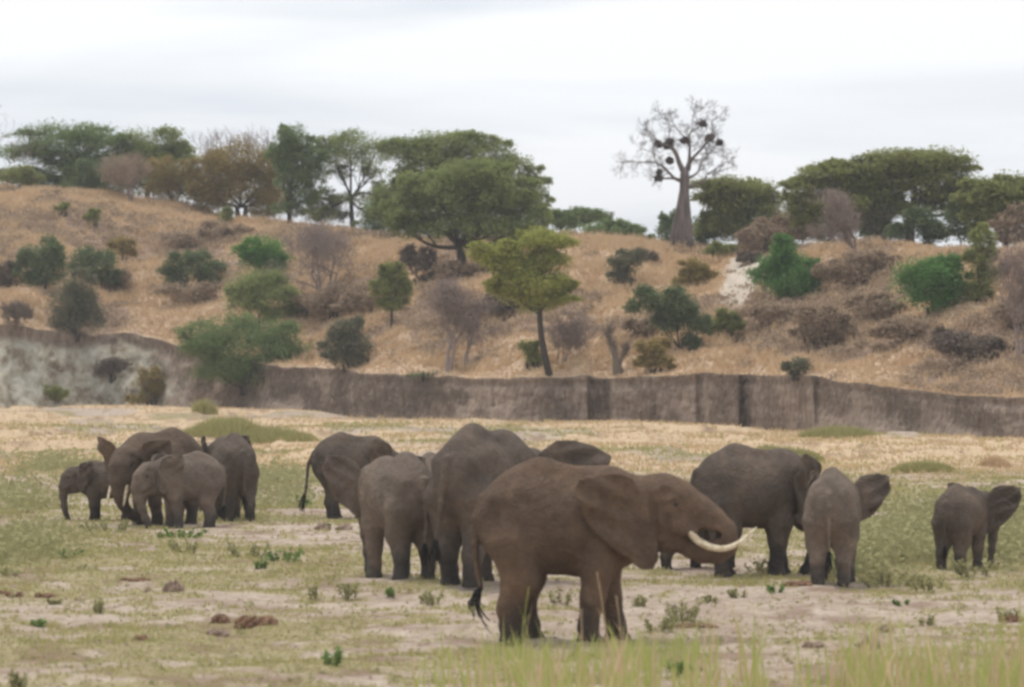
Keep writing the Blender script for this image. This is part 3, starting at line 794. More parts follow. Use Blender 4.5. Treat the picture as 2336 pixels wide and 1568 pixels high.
    S = [
     ('shrub', 'dark green rounded shrub furthest left on the slope', (95, 655), [(100, 585, 42, 30), (70, 615, 32, 28), (120, 620, 38, 28), (95, 640, 50, 14)], 'darkgreen', 11000),
     ('shrub', 'dark spreading shrub just right of the leftmost dark shrub', (215, 655), [(190, 595, 40, 20), (225, 615, 45, 28), (175, 625, 30, 22), (245, 635, 30, 16)], 'darkgreen', 9500),
     ('shrub', 'feathery grey green shrub above the pale cliff', (170, 778), [(178, 660, 36, 32), (160, 700, 48, 36), (190, 710, 40, 36), (165, 745, 56, 26)], 'greygreen', 12000),
     ('shrub', 'flat dark grey green shrub left of the bright round bush', (430, 668), [(400, 605, 34, 20), (445, 615, 48, 26), (475, 640, 28, 20), (400, 640, 34, 20), (430, 585, 14, 12)], 'darkgreen', 10000),
     ('shrub', 'small bright green round bush left of the bare hillside tree', (605, 645), [(600, 580, 46, 30), (620, 605, 32, 28), (585, 600, 32, 24)], 'bright', 10000),
     ('shrub', 'light green dome shaped bush directly above the largest dark bush', (590, 745), [(575, 655, 54, 34), (610, 690, 58, 30), (555, 685, 42, 26), (640, 720, 36, 22)], 'acacia', 15000),
     ('shrub', 'largest dark green bush, hanging over the bank left of centre', (560, 905), [(490, 770, 72, 30), (570, 765, 80, 28), (450, 790, 38, 26), (640, 790, 56, 36), (560, 815, 110, 40), (620, 850, 70, 36), (500, 850, 62, 26), (665, 840, 36, 30)], 'acacia_dark', 34000),
     ('shrub', 'grey green bush on the bank edge right of the largest dark bush', (795, 840), [(790, 755, 34, 28), (770, 790, 34, 30), (815, 795, 34, 34), (790, 820, 46, 16)], 'greygreen', 10000),
     ('small_tree', 'small leafy tree with a visible short trunk above the bank, left of centre', (893, 748), [(895, 625, 34, 24), (880, 655, 30, 26), (912, 665, 30, 28), (893, 695, 30, 18)], 'olive', 9500),
     ('shrub', 'dark green bush low on the slope right of the yellow green tree', (1570, 805), [(1490, 695, 46, 28), (1545, 705, 50, 32), (1575, 750, 36, 34), (1520, 740, 40, 26), (1580, 785, 20, 16)], 'darkgreen', 15000),
     ('shrub', 'bright green bush with a pointed top beside the pale track', (1800, 682), [(1790, 575, 32, 28), (1765, 610, 36, 30), (1810, 615, 46, 32), (1795, 650, 70, 28), (1845, 645, 34, 24)], 'green', 17000),
     ('shrub', 'broad bright green bush at the right of the slope', (2130, 712), [(2120, 615, 46, 28), (2085, 640, 38, 36), (2165, 640, 44, 38), (2130, 675, 76, 34)], 'green', 17000),
     ('shrub', 'olive brown bush between the pale track and the dark low bush', (1585, 662), [(1580, 610, 26, 20), (1595, 635, 28, 20), (1570, 640, 26, 18)], 'rust', 5000),
     ('shrub', 'small green bush at the lower end of the pale track', (1655, 768), [(1655, 735, 28, 17), (1670, 748, 20, 14), (1638, 752, 18, 12)], 'olive', 4200),
     ('shrub', 'faint olive bush upslope left of the pale track', (1430, 655), [(1435, 600, 34, 24), (1420, 630, 28, 20)], 'greygreen', 4500),
     ('shrub', 'straggly olive bush beside the dead stump', (1495, 852), [(1490, 800, 32, 24), (1510, 825, 26, 18), (1475, 830, 22, 14)], 'rust', 4500),
     ('shrub', 'tiny green shrub alone near the top left of the slope', (142, 492), [(142, 476, 14, 10)], 'olive', 1200),
     ('shrub', 'tiny yellow green shrub near the top left, right of its twin', (212, 518), [(212, 497, 16, 15)], 'olive', 1800),
     ('shrub', 'small olive shrub under the left side of the rusty tree', (514, 520), [(514, 498, 17, 16)], 'olive', 1800),
     ('shrub', 'low yellow green shrub at the right foot of the baobab', (1650, 592), [(1650, 572, 30, 14)], 'olive', 3000),
     ('shrub', 'brown bush on the ridge between the baobab and the pointed green bush', (1745, 578), [(1745, 540, 45, 24), (1715, 555, 32, 18), (1785, 552, 28, 20)], 'brush', 8000),
     ('shrub', 'brown bush round the foot of the three stemmed bare tree', (1965, 655), [(1950, 615, 65, 26), (2010, 600, 35, 20), (1895, 625, 30, 22)], 'brush', 9000),
     ('shrub', 'upright dark green bush near the right edge', (2240, 690), [(2240, 545, 28, 26), (2235, 590, 30, 30), (2250, 635, 34, 34), (2235, 670, 32, 18)], 'olive', 10000),
     ('shrub', 'long low dark bush near the right end of the bank', (2200, 842), [(2160, 780, 45, 20), (2220, 795, 60, 24), (2280, 815, 40, 20)], 'darkbrush', 9000),
     ('shrub', 'dark brown bush right of the small leafy tree, under the largest tree', (955, 645), [(950, 600, 34, 26), (985, 620, 30, 22), (930, 585, 18, 16)], 'darkbrush', 6000),
     ('shrub', 'wide brown bush below the bare hillside tree', (770, 725), [(740, 690, 50, 22), (800, 680, 44, 28), (775, 705, 60, 16)], 'brush', 9000),
     ('shrub', 'olive bush growing at the foot of the pale cliff, right part', (348, 922), [(345, 875, 26, 26), (360, 900, 28, 18), (315, 912, 26, 10)], 'rust', 4500),
     ('shrub', 'small green bush at the foot of the pale cliff, left part', (112, 915), [(112, 895, 30, 12), (130, 905, 22, 9)], 'olive', 2500),
     ('shrub', 'dark brown bush clinging to the middle of the pale cliff', (262, 868), [(262, 845, 32, 18), (285, 838, 24, 12), (250, 830, 16, 14)], 'darkbrush', 3500),
     ('shrub', 'leafy low bush beside the curved trunk of the yellow green tree', (1215, 838), [(1210, 805, 22, 20), (1222, 822, 20, 14)], 'olive', 2600),
     ('shrub', 'dark vine like bush hanging over the bank top left of centre', (975, 885), [(970, 868, 42, 10), (1000, 878, 24, 10)], 'darkgreen', 3200),
     ('shrub', 'brown bush at the lower right slope, right of the stump', (1885, 790), [(1870, 740, 48, 34), (1920, 755, 36, 28), (1840, 765, 30, 20)], 'brush', 8000),
     ('shrub', 'small dry bush on the bank top below the brown slope', (1822, 862), [(1822, 838, 26, 18)], 'greygreen', 2000),
     ('shrub', 'rounded olive bush half way between the bright round bush and the left shrubs', (280, 600), [(278, 565, 24, 22)], 'rust', 2600),
     ('shrub', 'dark low bush on the slope above the grey green bush', (690, 720), [(690, 700, 24, 16)], 'darkbrush', 2000),
    ]
    U = [('understory_bush', 'grey green bush on the ridge below the airy tree', on(735, 2), [(735, 470, 30, 26), (760, 495, 34, 18), (715, 492, 24, 16)], 'greygreen', 5000),
         ('understory_bush', 'grey bush on the ridge between the airy tree and the largest tree', on(865, 3), [(865, 480, 36, 34), (895, 505, 40, 22), (840, 510, 26, 16)], 'acacia_dark', 6500),
         ('understory_bush', 'brownish bush under the right side of the rusty tree', on(630, 3), [(625, 470, 34, 30), (600, 488, 30, 14)], 'rust', 4500),
         ('understory_bush', 'dark bush between the dull olive bush and the rusty tree', on(450, 2), [(450, 440, 30, 34), (470, 465, 28, 22)], 'rust', 4500),
         ('understory_bush', 'low bright bush at the far left end of the ridge', on(40, -1), [(35, 400, 40, 16), (80, 410, 26, 12)], 'olive', 4000),
         ('understory_bush', 'dark bush under the middle of the leftmost umbrella tree', on(230, 4), [(215, 405, 40, 28), (250, 425, 40, 22), (180, 428, 40, 16)], 'darkgreen', 6000),
         ('understory_bush', 'brown grey bush between the dense dark tree and the spreading umbrella tree', on(1800, 3), [(1805, 510, 34, 30), (1775, 535, 26, 18), (1830, 540, 26, 14)], 'brush', 5000),
         ('understory_bush', 'grey green bush low between the two right hand umbrella trees', on(2010, 8), [(2005, 500, 30, 28), (2025, 530, 34, 20)], 'greygreen', 5000),
         ('understory_bush', 'dark bush on the ridge left of the upright green bush', on(2190, 5), [(2185, 500, 34, 32), (2205, 535, 34, 18)], 'darkgreen', 6000),
         ('understory_bush', 'brown bush at the right edge below the greyish umbrella tree', on(2310, 2), [(2300, 520, 34, 26), (2335, 510, 34, 30), (2320, 545, 44, 16)], 'brush', 6500),
         ('understory_bush', 'small olive bush at the left foot of the dense dark tree', on(1615, 3), [(1615, 540, 26, 24)], 'darkgreen', 3000),
         ('brown_bush', 'mauve brown brush patch on the upper left of the slope', at(520, 545), [(500, 525, 46, 14), (545, 530, 30, 12)], 'brush', 2600),
         ('brown_bush', 'brown brush patch above the flat dark shrub', at(410, 570), [(405, 552, 40, 14), (450, 556, 26, 10)], 'brush', 2400),
         ('brown_bush', 'brown brush left of the leftmost dark green shrub', at(15, 655), [(10, 625, 36, 22)], 'darkbrush', 2600),
         ('brown_bush', 'brown brush under the dark spreading shrub on the left', at(270, 668), [(270, 645, 34, 18), (235, 662, 30, 12)], 'brush', 3000),
         ('brown_bush', 'brown brush under the flat dark grey green shrub', at(440, 690), [(430, 672, 54, 14), (470, 665, 28, 14)], 'brush', 3200),
         ('brown_bush', 'mauve brown brush left of the small leafy tree', at(830, 720), [(830, 690, 34, 24), (800, 705, 30, 16)], 'brush', 3600),
         ('brown_bush', 'brown brush round the foot of the largest tree', at(1040, 640), [(1020, 620, 34, 18), (1085, 622, 34, 18)], 'brush', 3600),
         ('brown_bush', 'dark brush between the double trunked bare tree and the curved trunk', at(1150, 720), [(1130, 690, 50, 20), (1165, 705, 34, 14)], 'darkbrush', 4200),
         ('brown_bush', 'brown brush right below the dark green bush by the bank', at(1490, 770), [(1470, 750, 34, 22)], 'brush', 2800),
         ('brown_bush', 'reddish brush on the slope below the pointed green bush', at(1760, 745), [(1760, 715, 50, 20), (1810, 725, 34, 16)], 'brush', 3800),
         ('brown_bush', 'brown brush between the two bright green bushes', at(2000, 730), [(1990, 700, 54, 22), (2040, 715, 34, 18)], 'brush', 4200),
         ('brown_bush', 'tawny brush on the slope under the broad bright green bush', at(2080, 775), [(2080, 750, 54, 18), (2030, 765, 34, 14)], 'brush', 3800),
         ('brown_bush', 'brown brush at the right edge of the slope', at(2310, 750), [(2310, 715, 44, 30)], 'brush', 3800),
         ('brown_bush', 'grey brown brush on the ridge top right of the pale track', at(1720, 600), [(1705, 585, 22, 12)], 'darkbrush', 1500),
         ('brown_bush', 'small dark brush on the slope left of the baobab foot', at(1475, 600), [(1475, 585, 26, 11)], 'darkbrush', 1500)]
    for i, (nm, lb, bs, lo, lf, n) in enumerate(U):
        tree(nm, lb, 'bush', bs, lo, lf, n, 0.17, 0.3, 0.07, None, 'bark', group='brushy bushes on the hill', seed=140 + i, clump=0.34, fill=0.35, stems=1, twigs=False, part=('foliage', 'stem'))
    for i, (nm, lb, bp, lo, lf, n) in enumerate(S):
        tree(nm, lb, 'shrub' if nm == 'shrub' else 'tree', at(*bp), lo, lf, n, 0.15, 0.2, 0.09, None, 'bark', group=SH, seed=40 + i, clump=0.30, fill=0.3, stems=3 if nm == 'shrub' else 1, twigs=(n > 4000), part=('foliage', 'stem') if nm == 'shrub' else ('crown', 'trunk'))
    B = 'leafless trees and shrubs'
    bare('bare_tree', 'reddish brown leafless tree on the slope left of the largest tree', 'tree', at(742, 690), 205, 4, 0.12, 5, 0.55, 0.10, 3, group=B, seed=11, haze=4950, hz='twigs')
    bare('bare_tree', 'leafless tree with two trunks on the bank edge left of centre', 'tree', at(1022, 850), 215, 2, 0.17, 5, 0.42, 0.2, 3, group=B, seed=12, haze=4400, hz='twigs', wide=0.18)
    bare('bare_tree', 'leafless tree close to the right of the double trunked bare tree', 'tree', at(1062, 842), 180, 1, 0.15, 5, 0.45, 0.2, 3, group=B, seed=13, haze=2750, hz='twigs')
    bare('bare_shrub', 'leafless shrub behind the curved trunk of the yellow green tree', 'bush', at(1275, 838), 130, 6, 0.05, 4, 0.42, 0.2, 3, group=B, seed=14, haze=2750, hz='twigs')
    bare('bare_tree', 'three stemmed leafless tree in front of the left umbrella tree of the right hand pair', 'tree', at(1962, 606), 175, 3, 0.12, 5, 0.5, 0.2, 3, group=B, seed=15, haze=4950, hz='twigs', wide=0.26)
    bare('bare_tree', 'tall pale leafless tree cut off by the right edge of the picture', 'tree', at(2318, 820), 300, 4, 0.12, 5, 0.35, 0.35, 3, group=B, seed=16, haze=4950, hz='twigs', wide=0.25)
    bare('bare_tree', 'leafless treetop reaching in over the ridge at the left edge of the picture', 'tree', on(-60, 3), 195, 3, 0.07, 5, 0.45, 0.15, 2, group=B, seed=17, haze=0, wide=0.5)
    bare('dead_stump', 'thick broken brown stump standing on the bank edge right of centre', 'stump', at(1415, 852), 118, 1, 0.38, 3, 0.4, 0.4, 3, 'darkbrush', group=B, seed=18, haze=900, wide=0.06)
    bare('bare_shrub', 'dark leafless shrub on the far left bank top', 'bush', at(30, 745), 60, 7, 0.04, 4, 0.5, 0.1, 3, 'darkbrush', group=B, seed=19, haze=3000, wide=0.8)
build_trees()

def build_baobab():
    Y = on(1560, -4)[1]
    def W(cx_, cy_, dy=0.0):
        px = 1411.6 + cx_ * 0.22642; py = 225.8 + cy_ * 0.22642
        return np.array([wx(px, Y + dy), dy, wz(py, Y + dy)])
    k = 0.22642 * Y / F
    base = W(630, 1500); X0, Z0 = base[0], float(terrain(base[0], Y))
    o = np.array([X0, 0, Z0])
    root = thing('baobab_tree', 'leafless baobab with a thick bottle shaped trunk standing alone on the skyline', 'tree', (X0, Y, Z0))
    mb = MB()
    tp = [(628, 1530, 112), (632, 1460, 100), (640, 1300, 84), (652, 1140, 64), (660, 1000, 52), (662, 850, 49), (664, 760, 47), (668, 700, 36)]
    P = np.array([W(a, b) - o for a, b, _ in tp]); R = np.array([c for *_, c in tp]) * k
    mb.tube(P, R, 14)
    for a in range(6):     # root flare and flutes
        th = a * 1.05 + 0.3
        f = np.array([math.cos(th), math.sin(th), 0])
        mb.tube([f * 0.72 + [0, 0, -0.2], f * 0.60 + [0.02, 0, 0.9], f * 0.36 + [0.12, 0, 2.6], f * 0.2 + [0.2, 0, 4.2]], [0.22, 0.2, 0.16, 0.08], 7)
    link('trunk', mb.mesh('trunk', True), M['baobab'], root)
    limbs = [[(650, 730, 30), (610, 650, 24), (580, 560, 21), (550, 510, 18), (500, 470, 12), (430, 450, 8), (370, 400, 5), (300, 320, 4), (260, 300, 3)],
             [(690, 720, 30), (712, 640, 23), (712, 560, 14), (715, 480, 11), (705, 400, 9), (720, 340, 8), (790, 300, 7), (850, 250, 5)],
             [(715, 640, 20), (770, 570, 14), (830, 510, 12), (880, 450, 11), (910, 400, 9), (960, 370, 6)],
             [(630, 830, 20), (560, 800, 16), (500, 740, 12), (440, 680, 10), (370, 640, 8), (240, 640, 5), (120, 630, 3), (40, 640, 2)],
             [(580, 805, 11), (500, 800, 10), (430, 805, 8), (380, 790, 5)],
             [(690, 805, 16), (760, 770, 11), (805, 730, 8), (830, 640, 6), (900, 560, 4), (960, 500, 3)],
             [(700, 895, 16), (780, 860, 11), (860, 830, 9), (890, 760, 7), (960, 720, 4), (1080, 640, 3)],
             [(705, 400, 7), (650, 370, 6), (590, 310, 5), (540, 230, 4), (440, 190, 3)],
             [(740, 620, 6), (830, 610, 5), (870, 560, 4), (980, 540, 3)],
             [(830, 260, 4), (735, 220, 4), (760, 150, 3), (840, 100, 2)],
             [(910, 400, 6), (940, 320, 4), (940, 230, 3), (1000, 180, 2)],
             [(560, 520, 8), (500, 400, 6), (520, 300, 4), (490, 220, 3)],
             [(500, 740, 7), (430, 790, 4), (340, 540, 3), (230, 500, 2)],
             [(890, 760, 5), (990, 740, 4), (1100, 700, 2)]]
    r = np.random.default_rng(77)
    for li, l in enumerate(limbs):
        mb = MB(); dy = 0.0; sgn = r.choice([-1, 1]); pts = []; rad = []
        for i, (a, b, c) in enumerate(l):
            dy += sgn * i * 0.05 + r.normal() * 0.05
            pts.append(W(a, b, dy) - o); rad.append(max(c * k * 1.08, 0.03))
        mb.tube(pts, rad, 7)
        for i in range(2, len(pts)):
            for q in range(4):
                d = pts[i] - pts[i - 1]; d = d / np.linalg.norm(d) + r.normal(size=3) * 0.85; d /= np.linalg.norm(d)
                branch_rec(mb, pts[i], d, r.uniform(0.3, 0.6), 0.018, 3, r, 0.05, 0.55, 3, 0.007)
        link('limb', mb.mesh('limb', True), M['baobab'], root)
    nests = [(850, 250, 30, 26, 'single dark nest at the very top of the baobab'), (920, 395, 50, 34, 'largest dark nest high on the right limb of the baobab'), (1015, 440, 26, 24, 'round nest at the far right of the baobab crown'),
             (515, 430, 30, 24, 'reddish nest upper left in the baobab crown'), (400, 455, 32, 26, 'outermost upper left nest in the baobab crown'), (480, 475, 30, 24, 'nest just below the reddish nest of the baobab'),
             (515, 625, 34, 28, 'dark nest hanging left of the baobab fork'), (662, 425, 36, 22, 'slanting nest in the middle of the baobab crown'), (400, 800, 40, 22, 'long nest low on the left limb of the baobab'), (410, 738, 18, 16, 'small nest above the long low nest of the baobab')]
    for (a, b, rx, rz, lb) in nests:
        p = W(a, b, r.uniform(-0.2, 0.2))
        n = 420; d = r.normal(size=(n, 3)); d /= np.linalg.norm(d, axis=1)[:, None]
        Q = d * r.uniform(0.0, 1, n)[:, None] ** .7 * np.array([rx, rx * 0.8, rz]) * k * 1.05
        V, T_, v = leaf_tris(Q * 0.95 + r.normal(size=Q.shape) * .05, 0.20, 0, r)
        mb = MB(); mb.add(V, T_, v)
        # solid heart of the nest
        u = np.linspace(0, math.pi, 6); w_ = np.linspace(0, 2 * math.pi, 9)[:-1]
        G = np.array([[math.sin(i) * math.cos(j) * rx, math.sin(i) * math.sin(j) * rx * 0.8, math.cos(i) * rz] for i in u for j in w_]) * k * 0.4
        T2 = [(i * 8 + j, (i + 1) * 8 + j, i * 8 + (j + 1) % 8) for i in range(5) for j in range(8)] + [(i * 8 + (j + 1) % 8, (i + 1) * 8 + j, (i + 1) * 8 + (j + 1) % 8) for i in range(5) for j in range(8)]
        tag(link('bird_nest', mb.mesh('bird_nest'), M['nest'], None, (p[0], Y + p[1], p[2])), lb, 'nest', 'birds nests in the baobab')
build_baobab()

# ------------------------------------------------------------------ elephants: one signed distance field per animal, meshed with surface nets
class Field:
    def __init__(s, lo, hi, res):
        s.lo = np.array(lo, float); s.res = res
        s.n = np.ceil((np.array(hi) - s.lo) / res).astype(int) + 1
        s.ax = [s.lo[i] + res * np.arange(s.n[i]) for i in range(3)]
        s.D = np.full(s.n, 9.0, np.float32)
    def box(s, lo, hi):
        a = np.maximum(0, np.floor((np.array(lo) - s.lo) / s.res).astype(int)); b = np.minimum(s.n, np.ceil((np.array(hi) - s.lo) / s.res).astype(int) + 1)
        sl = tuple(slice(a[i], max(b[i], a[i])) for i in range(3))
        X, Y, Z = np.meshgrid(*[s.ax[i][sl[i]].astype(np.float32) for i in range(3)], indexing='ij')
        return sl, X, Y, Z
    def put(s, sl, d, k):
        o = s.D[sl]
        h = np.maximum(k - np.abs(o - d), 0) / k
        s.D[sl] = np.minimum(o, d) - h * h * k * 0.25
    def cut(s, sl, d, k):
        o = s.D[sl]; h = np.maximum(k - np.abs(o + d), 0) / k
        s.D[sl] = np.maximum(o, -d) + h * h * k * 0.25
    def cone(s, a, b, ra, rb, k=0.12, sub=False):
        a = np.array(a, float); b = np.array(b, float); m = max(ra, rb) + k + 0.1
        sl, X, Y, Z = s.box(np.minimum(a, b) - m, np.maximum(a, b) + m)
        ba = b - a; L2 = (ba ** 2).sum() + 1e-9
        t = np.clip(((X - a[0]) * ba[0] + (Y - a[1]) * ba[1] + (Z - a[2]) * ba[2]) / L2, 0, 1)
        d = np.sqrt((X - a[0] - t * ba[0]) ** 2 + (Y - a[1] - t * ba[1]) ** 2 + (Z - a[2] - t * ba[2]) ** 2) - (ra + (rb - ra) * t)
        (s.cut if sub else s.put)(sl, d, k)
    def chain(s, P, k=0.10):
        for p, q in zip(P[:-1], P[1:]): s.cone(p[:3], q[:3], p[3], q[3], k)
    def ell(s, c, r, k=0.2, R=None, sub=False):
        c = np.array(c, float); r = np.array(r, float); m = r.max() + k + 0.1
        sl, X, Y, Z = s.box(c - m, c + m)
        x, y, z = X - c[0], Y - c[1], Z - c[2]
        if R is not None:
            x, y, z = (R[0][0] * x + R[1][0] * y + R[2][0] * z, R[0][1] * x + R[1][1] * y + R[2][1] * z, R[0][2] * x + R[1][2] * y + R[2][2] * z)
        k0 = np.sqrt((x / r[0]) ** 2 + (y / r[1]) ** 2 + (z / r[2]) ** 2); k1 = np.sqrt((x / r[0] ** 2) ** 2 + (y / r[1] ** 2) ** 2 + (z / r[2] ** 2) ** 2) + 1e-6
        (s.cut if sub else s.put)(sl, k0 * (k0 - 1) / k1, k)
    def plate(s, o, u, v, poly, t, bend, k=0.05):
        """curved ear plate: outline poly in the (u,v) plane at o, half thickness t"""
        o = np.array(o, float); u = np.array(u, float); v = np.array(v, float); n = np.cross(u, v)
        pl = np.array(poly, float)
        pts = o + pl[:, :1] * u + pl[:, 1:] * v
        sl, X, Y, Z = s.box(pts.min(0) - 0.45, pts.max(0) + 0.45)
        x, y, z = X - o[0], Y - o[1], Z - o[2]
        a = x * u[0] + y * u[1] + z * u[2]; b = x * v[0] + y * v[1] + z * v[2]; w = x * n[0] + y * n[1] + z * n[2]
        w = w - bend(a, b)
        d2 = np.full(a.shape, 1e9, np.float32); sg = np.ones(a.shape, np.float32)
        m = len(pl)
        for i in range(m):
            p = pl[i]; q = pl[(i + 1) % m]; e = q - p
            tt = np.clip(((a - p[0]) * e[0] + (b - p[1]) * e[1]) / (e @ e), 0, 1)
            d2 = np.minimum(d2, (a - p[0] - tt * e[0]) ** 2 + (b - p[1] - tt * e[1]) ** 2)
            c1 = b >= p[1]; c2 = b < q[1]; c3 = e[0] * (b - p[1]) > e[1] * (a - p[0])
            sg = np.where((c1 & c2 & c3) | (~c1 & ~c2 & ~c3), -sg, sg)
        d2 = sg * np.sqrt(d2)
        dw = np.abs(w) - t
        d = np.minimum(np.maximum(d2, dw), 0) + np.sqrt(np.maximum(d2, 0) ** 2 + np.maximum(dw, 0) ** 2) - 0.014
        s.put(sl, d.astype(np.float32), k)
    def mesh(s):
        D = s.D; S = D < 0
        cs = S[:-1, :-1, :-1].astype(np.int8)
        for i in (0, 1):
            for j in (0, 1):
                for l in (0, 1):
                    if i + j + l: cs = cs + S[i:S.shape[0] - 1 + i, j:S.shape[1] - 1 + j, l:S.shape[2] - 1 + l]
        act = (cs > 0) & (cs < 8)
        idx = np.full(act.shape, -1, np.int64); I = np.argwhere(act); idx[act] = np.arange(len(I))
        cor = [(i, j, l) for i in (0, 1) for j in (0, 1) for l in (0, 1)]
        val = {c: D[I[:, 0] + c[0], I[:, 1] + c[1], I[:, 2] + c[2]] for c in cor}
        acc = np.zeros((len(I), 3)); cnt = np.zeros(len(I))
        for c in cor:
            for ax in range(3):
                if c[ax] == 0:
                    e = list(c); e[ax] = 1; e = tuple(e)
                    a, b = val[c], val[e]; mk_ = (a < 0) != (b < 0)
                    t = np.where(mk_, a / np.where(mk_, a - b, 1), 0)
                    p = np.tile(np.array(c, float), (len(I), 1)); p[:, ax] += t
                    acc += p * mk_[:, None]; cnt += mk_
        V = s.lo + (I + acc / cnt[:, None]) * s.res
        Q = []
        for ax in range(3):
            o1, o2 = [(1, 2), (2, 0), (0, 1)][ax]
            A = S.take(range(0, S.shape[ax] - 1), ax); B = S.take(range(1, S.shape[ax]), ax)
            E = np.argwhere(A != B)
            E = E[(E[:, o1] > 0) & (E[:, o2] > 0) & (E[:, o1] < S.shape[o1] - 1) & (E[:, o2] < S.shape[o2] - 1)]
            ins = S[E[:, 0], E[:, 1], E[:, 2]]
            def g(d1, d2):
                F_ = E.copy(); F_[:, o1] -= d1; F_[:, o2] -= d2
                return idx[F_[:, 0], F_[:, 1], F_[:, 2]]
            q = np.stack([g(1, 1), g(0, 1), g(0, 0), g(1, 0)], -1)
            q = np.where(ins[:, None], q, q[:, ::-1])
            Q.append(q)
        return V, np.vstack(Q)

EAR = [(0.02, .20), (.16, .42), (.40, .50), (.70, .50), (1.02, .44), (1.06, .16), (.97, -.13), (.79, -.40), (.55, -.62), (.42, -.72), (.26, -.80), (.14, -.92), (0, -1.0), (-.16, -1.0), (-.25, -.86), (-.24, -.6), (-.15, -.25), (-.06, 0)]

def rot_y(a): c, s = math.cos(a), math.sin(a); return np.array([[c, 0, s], [0, 1, 0], [-s, 0, c]])
def rot_z(a): c, s = math.cos(a), math.sin(a); return np.array([[c, -s, 0], [s, c, 0], [0, 0, 1]])

TRUNK_DOWN = [(2.12, 0, 2.40, .37), (2.38, 0, 2.08, .28), (2.47, 0, 1.65, .215), (2.46, 0, 1.2, .165), (2.44, 0, .75, .13), (2.42, 0, .35, .105), (2.5, 0, .12, .09)]

